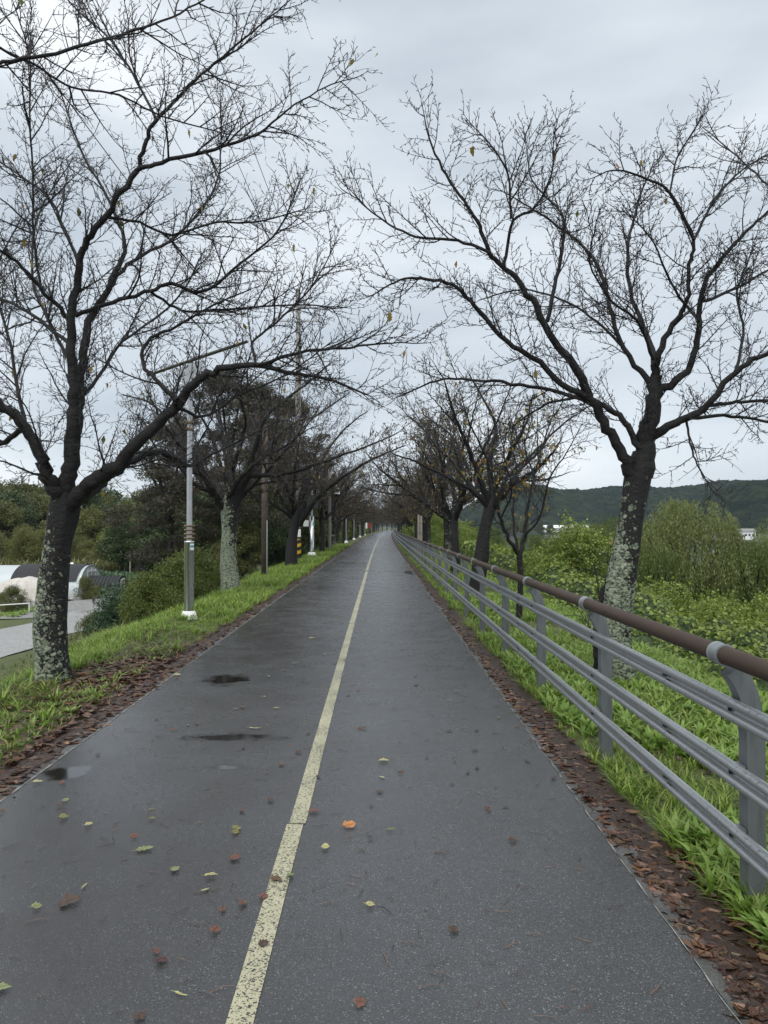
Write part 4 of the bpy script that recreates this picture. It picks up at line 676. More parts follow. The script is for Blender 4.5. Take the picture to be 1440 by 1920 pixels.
print('L2', cherry('cherry_tree', b0('L2'), T['L2'], 'bare cherry tree with straight grey green lichened trunk just behind the lamp post', M['barkP'], .15, .085, 1.3, 20, .09, 1100, .0048, 0, True, 'twigfar', lm='farleaf')[1:])
print('L3', cherry('cherry_tree', b0('L3'), T['L3'], 'dark leaning cherry tree beside the striped utility pole on the left verge', M['bark'], .13, .08, 1.5, 14, .08, 1300, .007, 0, False, 'twigfar', lm='farleaf')[1:])
print('R2', cherry('cherry_tree', b0('R2'), T['R2'], 'slender young cherry tree with a few orange leaves behind the railing', M['barkg'], .1, .08, .8, 12, .05, 330, .0034, 24)[1:])
print('R3', cherry('cherry_tree', b0('R3'), T['R3'], 'dark cherry tree with a thick bent trunk behind the slender young tree on the right', M['bark'], .18, .1, 1.3, 18, .1, 260, .0045, 0, False)[1:])
print('L0', cherry('cherry_tree', (-3.3, -2.6, 0), T['L0'], 'cherry tree beside the camera whose branch crosses the upper left corner', M['barkL'], .11, .08, .6, 12, .08, 10, .0018, 6)[1:])
print('R0', cherry('cherry_tree', (3.0, -2.6, 0), T['R0'], 'cherry tree beside the camera whose thin twig enters at the upper right', M['barkR'], .2, .12, .5, 12, .08, 0, .0014, 0)[1:])

protos = []
ORD = ['', '', '', '', 'fourth', 'fifth', 'sixth', 'seventh', 'eighth', 'ninth', 'tenth']
gens = [(101, 2.0, 5, .17, 4.2), (202, 2.2, 6, .2, 4.6), (303, 1.8, 5, .16, 4.0), (404, 2.1, 6, .19, 4.8)]
leftY = [43, 50.5, 57.5, 65, 72, 79.5, 87, 95, 104, 113, 122, 131, 140, 150, 160, 170, 181, 192, 204, 216, 228, 240]
rightY = [24.5, 33, 41, 47, 55, 63, 72, 81, 90, 99, 108, 118, 128, 138, 149, 160, 171, 183, 195, 207, 219, 231, 243]
k = 0
for side, YY in (('left', leftY), ('right', rightY)):
    for i, yy in enumerate(YY):
        random.seed(500 + k); xo = (-3.6 if side == 'left' else 2.75) + random.uniform(-.3, .3); loc = (xo + float(cx(yy)), yy + random.uniform(-1, 1), 0)
        if i < 6: lab = 'bare dark cherry tree, %s from the camera in the %s row' % (ORD[i + 4], side)
        else: lab = 'distant bare cherry tree closing the tunnel, %s row far up the path' % side
        grp = 'cherry trees lining the path'
        if len(protos) < 4:
            gseed = gens[len(protos)]; sp = generic(*gseed)
            root, _, _ = cherry('cherry_tree', (0, 0, 0), sp, lab, M['barkg'], .14, .085, 1.6, 12, .08, 3600, .009, 0, False, 'twigfar', lm='farleaf')
            protos.append(root); root.location = loc; root.rotation_euler = (0, 0, random.uniform(0, 6.28))
        else:
            dup(protos[k % 4], loc, random.uniform(0, 6.28), lab, grp, random.uniform(.88, 1.12))
        k += 1
# trees closing the end of the view where the path bends away
for i, (xx, yy) in enumerate([(-2, 262), (1.5, 268), (5, 264), (9, 272), (13, 266), (-6, 268), (3, 280), (7, 284), (11, 290), (0, 292)]):
    dup(protos[i % 4], (xx + 3.5, yy, -.5), i * 1.3, 'distant bare cherry tree standing where the path bends out of sight', 'cherry trees at the far bend', 1.15)

# ------------------------------------------------------------------ foliage
def foliage(n, lumps, l, wd, jit=.8, hollow=.7, down=0., flat=1., seed=0):
    r = np.random.default_rng(seed); Lp = np.array([list(c) + [rr] for c, rr in lumps]); pr = Lp[:, 3] ** 2; pr /= pr.sum()
    k = r.choice(len(Lp), n, p=pr); d = r.normal(size=(n, 3)); d /= np.linalg.norm(d, axis=1, keepdims=True)
    rad = Lp[k, 3] * (hollow + (1.08 - hollow) * r.random(n) ** .7); P = Lp[k, :3] + d * rad[:, None] * [1, 1, flat]
    nn = d + r.normal(size=(n, 3)) * jit; nn /= np.linalg.norm(nn, axis=1, keepdims=True)
    a = np.cross(nn, r.normal(size=(n, 3))); 
    if down: a = a / np.linalg.norm(a, axis=1, keepdims=True) * (1 - down) + np.array([0, 0, -1.]) * down; nn = np.cross(a, r.normal(size=(n, 3))); nn /= np.linalg.norm(nn, axis=1, keepdims=True)
    a /= np.linalg.norm(a, axis=1, keepdims=True); b = np.cross(nn, a)
    ll = l * r.uniform(.6, 1.3, n)[:, None]; ww = wd * r.uniform(.6, 1.3, n)[:, None]
    V = np.stack([P - a * ll * .5, P + b * ww * .5, P + a * ll * .5, P - b * ww * .5], 1).reshape(-1, 3)
    return V, np.arange(n * 4).reshape(-1, 4)
def rlumps(n, rx, ry, z0, z1, r0, r1, seed, vase=False):
    r = random.Random(seed); o = []
    for i in range(n):
        t = r.random(); z = z0 + (z1 - z0) * t; k = math.sin(math.pi * (.18 + .78 * t)) if not vase else .4 + .6 * t
        a = r.uniform(0, 6.28); q = r.random() ** .5 * k; rr = r.uniform(r0, r1); o.append(((math.cos(a) * rx * q, math.sin(a) * ry * q, z), rr))
    return o
def leafy(name, label, cat, mat, V, F, trunk_h, r, loc, group, bm='bark', nb=5, spread=1.5, top=3):
    root = thing(name, label, cat, loc, group=group)
    tl = [np.array([(0, 0, -.4, r), (0, 0, trunk_h * .5, r * .8), (.05, 0, trunk_h, r * .6)])]
    rr = random.Random(len(label))
    for i in range(nb):
        a = rr.uniform(0, 6.28); q = spread * rr.uniform(.5, 1)
        tl.append(np.array([(0, 0, trunk_h * .8, r * .5), (math.cos(a) * q * .4, math.sin(a) * q * .4, trunk_h + (top - trunk_h) * .35, r * .35), (math.cos(a) * q, math.sin(a) * q, trunk_h + (top - trunk_h) * .8, r * .12)]))
    v, f = tubes(tl, 6); link('trunk', mesh_np('trunk', v, [f], M[bm]), root)
    tag(link('crown', mesh_np('crown', V, [F], mat), root), kind='stuff'); return root
# -- tree prototypes (height about 6 m, radius about 2.6)
def proto_tree(mat, n, seed, l=.26, wd=.16, rx=2.3, z0=1.6, z1=5.4, nl=26):
    return foliage(n, rlumps(nl, rx, rx, z0, z1, .5, 1.0, seed), l, wd, .9, .55, 0, .8, seed)
lib = {}
def sprigs(n, lumps, ln, l, wd, seed, m=7):
    r = np.random.default_rng(seed); Lp = np.array([list(c) + [q] for c, q in lumps]); k = r.integers(0, len(Lp), n); d = r.normal(size=(n, 3)); d[:, 2] = np.abs(d[:, 2]) + .3; d /= np.linalg.norm(d, axis=1, keepdims=True)
    t = np.linspace(.1, 1, m); le = ln * r.uniform(.3, 1.2, n); P = Lp[k, None, :3] + d[:, None, :] * (Lp[k, 3:4, None] * .9 + le[:, None, None] * t[None, :, None]); P = P + np.array([0, 0, -.35])[None, None] * (t[None, :, None] ** 2) * le[:, None, None] + r.normal(0, l * .35, (n, m, 3)); P = P.reshape(-1, 3); q = len(P)
    a = np.repeat(d, m, 0) + r.normal(0, .7, (q, 3)); a /= np.linalg.norm(a, axis=1, keepdims=True); b = np.cross(a, r.normal(size=(q, 3))); b /= np.linalg.norm(b, axis=1, keepdims=True)
    V = np.stack([P - a * l * .5, P + b * wd * .5, P + a * l * .5, P - b * wd * .5], 1).reshape(-1, 3); return V, np.arange(q * 4).reshape(-1, 4)
def joinvf(A, B): return np.concatenate([A[0], B[0]]), np.concatenate([A[1], B[1] + len(A[0])])
def place(kind, x, y, s, label, group, z=None, rz=None):
    z = float(zt(x, y)) if z is None else z; rz = (x * 7.3 + y) % 6.28 if rz is None else rz
    if kind in lib: return dup(lib[kind], (x, y, z), rz, label, group, s)
    if kind[0] in 'ABC':
        sd = int(kind[1:]); lm_ = rlumps(38, 2.3, 2.3, .9, 5.4, .35, .95, 60 + sd); V, F = joinvf(foliage(15000, lm_, .18, .11, .95, .5, 0, .8, 60 + sd), sprigs(350, lm_, .7, .16, .08, sd)); mt = {'A': 'treeA', 'B': 'treeB', 'C': 'treeC'}[kind[0]]
        o = leafy('leafy_tree', label, 'tree', M[mt], V, F, 1.9, .14, (x, y, z), group, top=5)
    elif kind[0] == 'W':   # willow with drooping curtains
        sd = int(kind[1:]); r = np.random.default_rng(sd); lm = rlumps(19, 2.2, 2.2, 1.9, 5.5, .35, 1.05, 80 + sd); S0 = []
        Lp = np.array([list(c) + [q] for c, q in lm]); n = 2300; k_ = r.integers(0, len(Lp), n); d = r.normal(size=(n, 3)); d[:, 2] = np.abs(d[:, 2]) * .8; d /= np.linalg.norm(d, axis=1, keepdims=True)
        P0 = Lp[k_, :3] + d * Lp[k_, 3:4]; m = 16; t = np.linspace(0, 1, m); ln = r.uniform(.5, 2.0, n); out_ = d[:, :2] * r.uniform(.1, .5, n)[:, None]
        P = P0[:, None, :] + np.concatenate([out_[:, None, :] * (t[None, :, None] ** .6), (-(t ** 1.3)[None, :] * ln[:, None] + .1)[..., None]], -1) + r.normal(0, .035, (n, m, 3)); P = P.reshape(-1, 3)
        q = len(P); a = np.stack([r.normal(0, .45, q), r.normal(0, .45, q), -np.ones(q)], -1); a /= np.linalg.norm(a, axis=1, keepdims=True); b = np.cross(a, r.normal(size=(q, 3))); b /= np.linalg.norm(b, axis=1, keepdims=True)
        ll = r.uniform(.08, .15, q)[:, None]; ww = r.uniform(.012, .022, q)[:, None]; V = np.stack([P - a * ll * .5, P + b * ww, P + a * ll * .5, P - b * ww], 1).reshape(-1, 3); F = np.arange(q * 4).reshape(-1, 4)
        o = leafy('willow_tree', label, 'tree', M['willow' if sd % 2 else 'willowb'], V, F, 1.8, .16, (x, y, z), group, nb=9, top=5.2, spread=1.9)
    elif kind[0] == 'V':   # vine-smothered shrub
        sd = int(kind[1:]); lm_ = rlumps(30, 1.5, 1.5, .2, 2.6, .3, .75, 90 + sd); V, F = joinvf(foliage(24000, lm_, .065, .06, .6, .7, 0, .8, sd), sprigs(260, lm_, .55, .09, .08, sd))
        o = leafy('vine_covered_shrub', label, 'shrub', M['vine'], V, F, .9, .07, (x, y, z), group, top=2.2)
    elif kind[0] == 'S':   # rounded shrub
        sd = int(kind[1:]); lm_ = rlumps(34, .95, .95, .15, 1.55, .16, .42, 110 + sd); V, F = joinvf(foliage(16000, lm_, .055, .03, .9, .5, -.15, .9, sd), sprigs(420, lm_, .32, .055, .024, sd))
        o = leafy('shrub', label, 'shrub', M[['treeA', 'treeC', 'juniper', 'treeB'][sd % 4]], V, F, .5, .04, (x, y, z), group, top=1.3, spread=.7)
    lib[kind] = o; o.rotation_euler = (0, 0, rz); o.scale = (s, s, s); return o

# right side: willows and vines beyond the fence (x, y, kind, scale)
right = [
 ('W1', 11.3, 27, 1.0, 'tall drooping willow, the biggest crown beyond the railing, right of the lichened trunk'),
 ('W2', 12.7, 25.4, .78, 'greener willow overlapping the right side of the biggest willow'),
 ('W3', 14.6, 26.5, .85, 'drooping willow cut by the right edge of the picture'),
 ('W2', 9.3, 25.5, .72, 'smaller willow overlapping the left side of the biggest willow'),
 ('W1', 16.4, 31, .75, 'drooping willow at the right edge of the picture behind the biggest one'),
 ('W2', 10.4, 31, .9, 'grey green willow seen just right of the leaning lichened trunk'),
 ('W1', 9.8, 34, .86, 'willow seen just left of the leaning lichened trunk'),
 ('W2', 6.9, 32, .57, 'darker green willow behind the slender young cherry tree'),
 ('W3', 13.5, 50, .78, 'olive willow in the middle distance left of the lichened trunk'),
 ('W2', 7.6, 52, .7, 'small green willow seen between the two right hand trunks'),
 ('W2', 20, 36, .75, 'willow beside the far right edge, in front of the pale houses'),
 ('W3', 17.5, 46, .85, 'willow showing its top behind the biggest willow')]
for kd, x, y, s, lab in right: place(kd, x, y, s, lab, 'willows on the river flat')
for i in range(26):
    random.seed(900 + i); y = random.uniform(58, 190); x = random.uniform(9, 9 + y * .2) + float(cx(y)); place(random.choice(['W1', 'W2', 'W3', 'A1']), x, y, random.uniform(.42, .72), 'distant olive willow on the river flat beyond the railing', 'distant willows on the river flat')
vs = [(12.0, 24.6, .8, 'vine heap climbing the right side of the biggest willow'), (9.2, 24.8, .75, 'vine heap climbing the left side of the biggest willow'), (6.3, 24, 1.0, 'vine smothered tree forming a pointed green heap left of the lichened trunk'), (6.5, 17, .68, 'vine covered mound directly right of the lichened trunk'), (10.1, 22.5, .95, 'vine covered heap below the biggest willow'), (6.0, 13.4, .52, 'rounded vine mound behind the railing collar at right'),
      (7.0, 12.8, .75, 'vine mound at the right edge behind the handrail'), (5.4, 26, .5, 'bright vine shrub behind the slender young cherry tree'), (11.4, 21, 1.0, 'vine heap with lighter leaves near the right edge'), (5.2, 40, .7, 'vine shrub between the two dark trunks on the right'), (5.4, 47, .8, 'vine shrub beyond the thick bent trunk')]
for i, (x, y, s, lab) in enumerate(vs): place('V%d' % (i % 3), x, y, s, lab, 'vine covered shrubs on the right slope')
for i in range(16):
    random.seed(950 + i); y = random.uniform(52, 170); place('V%d' % (i % 3), random.uniform(4.6, 7) + float(cx(y)), y, random.uniform(.9, 1.4), 'distant vine shrub close behind the railing', 'distant vine shrubs')
# continuous vine blanket
MD = [(5.6, 9.5, 1.5, 1.7, 1.0), (7.2, 12.5, 1.8, 1.5, 1.3), (5.2, 13.5, 1.2, 1.8, 1.1), (7.8, 16.5, 2, 2, 1.5), (5.3, 18, 1.2, 2, 1.3), (9.5, 13, 2, 2, 1.6), (6.2, 23, 1.5, 2.5, 1.7), (10.5, 19, 2.5, 2, 1.5), (5.4, 29, 1.2, 3, 1.7),
      (8, 8, 2, 2, 1.0), (6.3, 6.5, 1.2, 1.4, .7), (12.5, 17, 2, 2, 1.8), (8.5, 27, 2, 3, 1.6), (14, 23, 3, 3, 1.6), (5.3, 38, 1.2, 4, 1.8)]
def zv(x, y):
    z = zt(x, y) + .25 + .22 * hn(x, y, 2.1, 3) + .1 * hn(x, y, 6, 1); m = np.zeros_like(z); u = x - cx(y)
    for (a, b, c, d, h) in MD: m = np.maximum(m, .68 * h * np.sqrt(np.clip(1 - ((x - a) / c) ** 2 - ((y - b) / d) ** 2, 0, 1)))
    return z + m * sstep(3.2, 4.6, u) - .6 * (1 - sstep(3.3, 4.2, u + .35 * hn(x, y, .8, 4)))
gx = np.arange(3.2, 24, .14); gy = np.concatenate([np.arange(2, 30, .14), np.arange(30, 90, .8)])
X, Y = np.meshgrid(gx, gy); Xc = X + cx(Y); Vg = np.stack([Xc, Y, zv(Xc, Y) - .06], -1).reshape(-1, 3); ny, nx = X.shape
a = (np.arange(ny - 1)[:, None] * nx + np.arange(nx - 1)[None, :]).ravel(); Fg = np.stack([a, a + 1, a + nx + 1, a + nx], -1)
n = 210000; x, y = scatter(3.3, 16, 3.0, 70, n, 1.0); e = .05; z = zv(x, y); u = x - cx(y); edge = 3.55 + .45 * hn(x, y, .8, 4)
kp = (u > edge) & (u < 5 + y * .62); x, y, z = x[kp], y[kp], z[kp]; n = len(x)
gxn = (zv(x + e, y) - z) / e; gyn = (zv(x, y + e) - z) / e; nn = np.stack([-gxn, -gyn, np.ones(n)], -1) ; nn /= np.linalg.norm(nn, axis=1, keepdims=True); nn += RNG.normal(0, .38, (n, 3)); nn /= np.linalg.norm(nn, axis=1, keepdims=True)
a_ = np.cross(nn, RNG.normal(size=(n, 3))); a_ /= np.linalg.norm(a_, axis=1, keepdims=True); b_2 = np.cross(nn, a_); ss = (.038 + y * .0026)[:, None] * RNG.uniform(.6, 1.3, (n, 1)); P = np.stack([x, y, z + RNG.uniform(-.05, .07, n)], -1)
Vl = np.stack([P - a_ * ss * .5, P + b_2 * ss * .45 - a_ * ss * .1, P + a_ * ss * .6, P - b_2 * ss * .45 - a_ * ss * .1], 1).reshape(-1, 3)
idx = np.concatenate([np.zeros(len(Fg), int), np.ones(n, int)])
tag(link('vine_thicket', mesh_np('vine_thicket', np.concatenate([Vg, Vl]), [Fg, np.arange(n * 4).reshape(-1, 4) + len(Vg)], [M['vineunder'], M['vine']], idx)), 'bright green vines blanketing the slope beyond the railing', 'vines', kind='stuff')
n = 160; x = 8.4 + RNG.normal(0, .35, n); y = 14.5 + RNG.normal(0, .4, n); P = np.stack([x, y, zv(x, y) + .25], -1)
V, F = bake(LT, RNG.integers(0, 10, n), P, RNG.uniform(0, 6.28, n), RNG.normal(0, .6, n), np.full(n, .13)); tag(link('yellow_leaves', mesh_np('yellow_leaves', V, [F], M['vineyellow'])), 'patch of yellow leaves on the vines near the right edge', 'leaves', kind='stuff')

# left side background
lb = [('B1', -52, 74, 1.5), ('B2', -45, 76, 1.55), ('B1', -39, 80, 1.3), ('A1', -36, 72, 1.05), ('A2', -31, 74, 1.05), ('C1', -41, 68, .8), ('C2', -27, 70, .95), ('A1', -24, 74, 1.1), ('C1', -21, 68, .9), ('B2', -18.5, 62, 1.0), ('A2', -16, 66, 1.2), ('B1', -14, 60, 1.1), ('C2', -12.5, 70, 1.2), ('A1', -47, 66, .75), ('C1', -35, 64, .65), ('A2', -11, 56, .95), ('B1', -19.5, 57, .75), ('B2', -15.5, 55, .8)]
lw = {'A': 'olive', 'B': 'dark green', 'C': 'yellowing'}
for i, (kd, x, y, s) in enumerate(lb):
    x, y, s = x * 1.28, y * 1.28, s * 1.25
    px = 'left of the lichened trunk' if x / y < -.46 else 'right of the lichened trunk' if x / y < -.33 else 'behind the lamp post'
    place(kd, x, y, s, '%s %s tree in the wood line, %s' % ('tall' if s > 1.4 else 'low' if s < 1.05 else 'middling', lw[kd[0]], px), 'wood line behind the fields')
for i in range(34):
    random.seed(1200 + i); y = random.uniform(108, 150); x = random.uniform(-100, -12); place(random.choice(['A1', 'A2', 'B1', 'B2', 'C1']), x, y, random.uniform(1.5, 2.1), 'distant leafy tree in the wood beyond the fields, %s' % ('left of the near trunk' if x / y < -.46 else 'between trunk and lamp post' if x / y < -.27 else 'behind the lamp post'), 'distant wood beyond the fields')
for i in range(46):   # hedge of shrubs and small trees down the left bank
    random.seed(1300 + i); y = 27 + i * 4.2; x = -5.3 - random.uniform(0, 1.4 if y < 42 else 2.8) + float(cx(y)); kd = random.choice(['A1', 'A2', 'B1', 'C2', 'V1', 'C1', 'B2']) if y > 40 else random.choice(['A1', 'B1', 'B2', 'S3'])
    place(kd, x, y, (random.uniform(.42, .6) if y < 40 else random.uniform(.7, 1.0)) if kd[0] != 'V' else random.uniform(1.1, 1.7), '%s on the left bank behind the %s cherry trunks' % ({'A': 'olive bushy tree', 'B': 'dark green bushy tree', 'C': 'yellowing bushy tree', 'V': 'vine covered shrub', 'S': 'low dark green shrub'}[kd[0]], 'nearest' if y < 33 else 'striped pole' if y < 43 else 'camera pole' if y < 60 else 'middle' if y < 110 else 'far'), 'bushes down the left bank')
for i in range(30):
    random.seed(1400 + i); x = -66 + i * 1.75; y = random.uniform(80, 88); kd = random.choice(['S0', 'S1', 'S3', 'V1', 'V2', 'S1'])
    place(kd, x, y, random.uniform(1.7, 2.5) if kd[0] == 'S' else random.uniform(1.0, 1.4), '%s at the foot of the wood line, %s' % ({'S0': 'olive shrub', 'S1': 'yellowing shrub', 'S3': 'dark green shrub', 'V1': 'vine covered shrub', 'V2': 'leafy vine heap'}[kd], 'left of the near trunk' if x / y < -.46 else 'between trunk and lamp post' if x / y < -.27 else 'behind the lamp post'), 'undergrowth at the foot of the wood line')
# juniper hedge by the lamp
for i, (x, y, s, lab) in enumerate([(-5.05, 16.6, .7, 'yellow green juniper bush left of the lamp post'), (-4.95, 18.3, .88, 'tall yellow green juniper bush just behind the lamp post'), (-4.9, 20.2, .95, 'yellow green juniper bush between the lamp post and the pale trunk'), (-5.9, 19.6, .8, 'yellow green juniper bush behind the others near the crops')]):
    place('S2', x, y, s, lab, 'juniper bushes beside the lamp post', z=float(zt(x, y)) - .12)
for x, y, s, lab in [(-8.9, 23.5, .75, 'low green shrub on the bank above the farm road'), (-19.6, 40.2, .8, 'small round shrub on the island beside the white pipe rail'), (-20.8, 41.5, .5, 'tiny shrub behind the white pipe rail at the left edge'), (-18.9, 48.4, .8, 'dark shrub in front of the tunnel end'), (-17.9, 48, .5, 'low reddish shrub in front of the tunnel end')]:
    place('S0' if s > .5 else 'S1', x, y, s, lab, None)
place('S3', -5.1, 8.7, .35, 'dark green shrub at the foot of the bank left of the near trunk', None)
# green pine bush
V, F = foliage(9000, rlumps(14, .55, .55, .25, 1.1, .3, .5, 77), .16, .02, 1.2, .3, -.35, 1, 5); leafy('pine_shrub', 'small dark green pine bush left of the juniper bushes', 'shrub', M['pinegreen'], V * 1.2, F, .5, .04, (-7.8, 22.3, float(zt(-7.8, 22.3)) + .1), None, top=1.1, spread=.5)
# dark pines behind the left row
for i, (x, y, s, sd) in enumerate([(-7.2, 36, 1.0, 3), (-5.9, 44, .98, 4), (-10.5, 38, .9, 5), (-8.0, 56, .95, 6)]):
    lm = []
    rr = random.Random(sd)
    for j in range(70):
        t = rr.random(); z = 3.4 + 7.2 * t; a = rr.uniform(0, 6.28); q = 3.7 * math.sin(math.pi * (.28 + .66 * t)) * rr.random() ** .5; lm.append(((math.cos(a) * q, math.sin(a) * q, z), rr.uniform(.5, 1.0)))
    V, F = foliage(42000, lm, .20, .045, 1.0, .25, 0, .42, sd)
    o = leafy('pine_tree', ['broad dark pine rising behind the pale lichened trunk', 'dark pine rising behind the striped utility pole', 'dark pine rising behind the lamp post', 'farther dark pine behind the camera pole'][i], 'tree', M['pine'], V, F, 6, .2, (x, y, float(zt(x, y))), 'dark pines behind the left row', nb=7, top=10.5, spread=2.6)
    o.scale = (s, s, s)

# crops, straw grass
def field(name, x0, x1, y0, y1, n, temps, mat, s0, s1, lab, rows=0):
    x = RNG.uniform(x0, x1, n); y = RNG.uniform(y0, y1, n)
    if rows: y = np.round(y / rows) * rows + RNG.normal(0, .1, n)
    o = put(name, temps, x, y, mat, RNG.uniform(s0, s1, n)); o['label'] = lab; return o
field('crop_rows', -27, -11, 55, 73, 1900, WT, M['crop'], 2.5, 4.5, 'dark green crop rows beyond the tunnels', .9)
field('crop_rows', -15.5, -10.5, 46, 56, 700, WT, M['crop'], 2.2, 3.4, 'leafy crops between the juniper bushes and the tunnels', .9)
n = 7500; x = RNG.uniform(-26, -7.2, n); y = RNG.uniform(14, 50, n)
onroad = ((x < -12.2) & (x > -17.8) & (y > 19)) | ((x < -12.4) & (y > 29)) | ((x > -9.6) & (y < 25.5) & (y > 20.5) & (RNG.random(n) < .85))
put('bank_grass', GT2, x[~onroad], y[~onroad], M['olivegrass'], RNG.uniform(1.5, 3.4, (~onroad).sum()), label='rough olive grass around the farm road')
field('straw_grass', -62, -15, 74, 84, 1600, GT, M['reed'], 8, 13, 'tall straw coloured grass below the wood line')
field('ground_cover', -23, -18, 37.5, 42, 500, WT, M['weed'], 1, 2, 'green weeds around the white pipe rail')
# farm road and yard
def patch(name, poly, mat, dz=.03):
    P = np.array([(x, y, 0) for x, y in poly], float); n = 14; A, B, Cc, D = P; u = np.linspace(0, 1, n)[:, None, None]; v = np.linspace(0, 1, n)[None, :, None]
    Q = (A * (1 - u) + B * u) * (1 - v) + (D * (1 - u) + Cc * u) * v; Q[..., 2] = zt(Q[..., 0], Q[..., 1]) + dz; a = (np.arange(n - 1)[:, None] * n + np.arange(n - 1)[None, :]).ravel()
    return tag(link(name, mesh_np(name, Q.reshape(-1, 3), [np.stack([a, a + 1, a + n + 1, a + n], -1)], mat, smooth=True)), kind='structure')
patch('farm_road', [(-13.0, 20), (-17.5, 24), (-15.6, 44), (-12.4, 40)], M['farmroad'], .035)
patch('farm_yard', [(-40, 30), (-40, 49), (-12.5, 49), (-15.9, 38)], plain('grey_yard_gravel', (.20, .195, .19), .7, 0, .3, 3, .01), .04)
patch('dirt_track', [(-9.6, 20.5), (-9.3, 25.5), (-7.4, 25.5), (-7.2, 21)], M['dirt'], .10)
# hoop house
def hoop(name, label, x0, x1, yc, r, hgt, film, z0, dark=None):
    root = thing(name, label, 'greenhouse', (x1, yc, z0), group=None); n = 18
    def arc(x, rr): return [(x, rr * math.cos(math.pi * i / n), hgt * rr / r * math.sin(math.pi * i / n)) for i in range(n + 1)]
    Ln = x0 - x1; xs_ = np.linspace(0, Ln, 9); V = np.array([p for x in xs_ for p in arc(x, r)]); a = (np.arange(8)[:, None] * (n + 1) + np.arange(n)[None, :]).ravel()
    link('film_cover', mesh_np('film_cover', V, [np.stack([a, a + 1, a + n + 2, a + n + 1], -1)], film, smooth=True), root)
    V = np.array(arc(.0, r) ); link('end_panel', mesh_np('end_panel', V, [np.arange(n + 1)[None, :]], M['film'] if film is M['film'] else film), root)
    for x in np.linspace(0, Ln, 10):
        V, F = tubes([np.array([(p[0], p[1], p[2], .03) for p in arc(x + .02, r + .02)])], 5); link('hoop', mesh_np('hoop', V, [F], M['galv'] if film is M['film'] else M['netting']), root)
    for yy_, hh in ((-.5, .93), (.5, .93), (0, 1.0)): box('door_post', (.05, .05, hgt * .9 * hh), (.05, yy_ * r * .6, hgt * .45 * hh), M['white'], root)
    box('door_rail', (.06, r * .62, .05), (.09, 0, hgt * .8), M['white'], root)
    if dark:
        m_ = 6; xx_ = np.linspace(dark[0], dark[1], m_); V = np.array([(p[0] + .25 * math.sin(j * .8), p[1], p[2]) for j, x in enumerate(xx_) for p in arc(x, r + .09)][:m_ * (n + 1)]); i0 = 3; a = (np.arange(m_ - 1)[:, None] * (n + 1) + np.arange(i0, n - i0)[None, :]).ravel()
        link('shade_net', mesh_np('shade_net', V, [np.stack([a, a + 1, a + n + 2, a + n + 1], -1)], M['netting'], smooth=True), root)
    return root
zg = float(zt(-20, 52))
hoop('hoop_greenhouse', 'long clear plastic hoop greenhouse with black netting behind the near left trunk', -56, -19.9, 52, 2.3, 2.0, M['film'], zg, (-.2, -4.4))
hoop('hoop_tunnel', 'low black net tunnel right of the clear greenhouse', -19.7, -17.6, 51.6, 1.1, 1.1, M['netting'], float(zt(-17.6, 51)))
# tarp heap
gx = np.linspace(-1, 1, 30); X, Y = np.meshgrid(gx, gx); rr = np.sqrt(X ** 2 + Y ** 2); Z = 1.35 * np.clip(1 - rr ** 2.2, 0, 1) ** .6 + .1 * hn(X, Y, 7) * (rr < 1) + .06 * np.abs(hn(X, Y, 14, 3)); n = 30; a = (np.arange(n - 1)[:, None] * n + np.arange(n - 1)[None, :]).ravel()
o = link('tarp_heap', mesh_np('tarp_heap', np.stack([X * 2.5, Y * 1.3, Z - .08], -1).reshape(-1, 3), [np.stack([a, a + 1, a + n + 1, a + n], -1)], M['tarp'], smooth=True), loc=(-21.8, 46.6, float(zt(-21.8, 46.6)))); tag(o, 'heap covered by a pale creased cloth in front of the greenhouse', 'tarp')
# pipe rail
root = thing('pipe_rail', 'low white pipe rail beside the farm road at the left edge', 'railing', (-18.1, 39.0, float(zt(-18.1, 39.0))))
tube_obj('top_bar', [(0, 0, .5, .03), (-8, -7, .5, .03)], M['white'], 8, root)
for t in (0, .33, .66, 1): tube_obj('rail_post', [(-8 * t, -7 * t, -.2, .03), (-8 * t, -7 * t, .48, .03)], M['white'], 8, root)
# notice board, shelter
root = thing('notice_board', 'small white notice board in the straw grass', 'sign', (-25, 74, float(zt(-25, 74)))); box('board', (.95, .06, 1.0), (0, 0, 1.95), M['white'], root); box('print_panel', (.55, .02, .35), (0, -.045, 2.0), M['sticker'], root); box('stand', (.08, .08, 1.6), (0, .06, .75), M['galv'], root)
root = thing('field_shelter', 'black net field shelter behind the crops', 'shelter', (-20.6, 70.0, float(zt(-20.6, 70))))
for x, y in ((-2.2, -1), (2.2, -1), (-2.2, 1.5), (2.2, 1.5)): box('post', (.1, .1, 2.4), (x, y, 1.0), M['palewood'], root)
gx = np.linspace(-2.5, 2.5, 12); X, Y = np.meshgrid(gx, np.linspace(-1.4, 1.9, 8)); Z = 2.3 - .35 * np.cos(X * 1.2) ** 2 * .5 - .12 * X + .08 * hn(X, Y, 3); a = (np.arange(7)[:, None] * 12 + np.arange(11)[None, :]).ravel()
link('net_roof', mesh_np('net_roof', np.stack([X, Y, Z], -1).reshape(-1, 3), [np.stack([a, a + 1, a + 13, a + 12], -1)], M['netting'], smooth=True), root)
box('net_wall', (4.6, .04, 1.7), (0, 1.45, 1.1), M['netting'], root)
for x, y, lab in ((-27, 66, 'white plastic cover at the edge of the crops'), (-18.4, 69, 'white plastic sheet beside the field shelter')):
    V, F = foliage(60, [((0, 0, .3), .5)], .7, .6, .2, .9, 0, .6, 3); tag(link('plastic_cover', mesh_np('plastic_cover', V, [F], M['white']), loc=(x, y, float(zt(x, y)) + .5)), lab, 'cover')

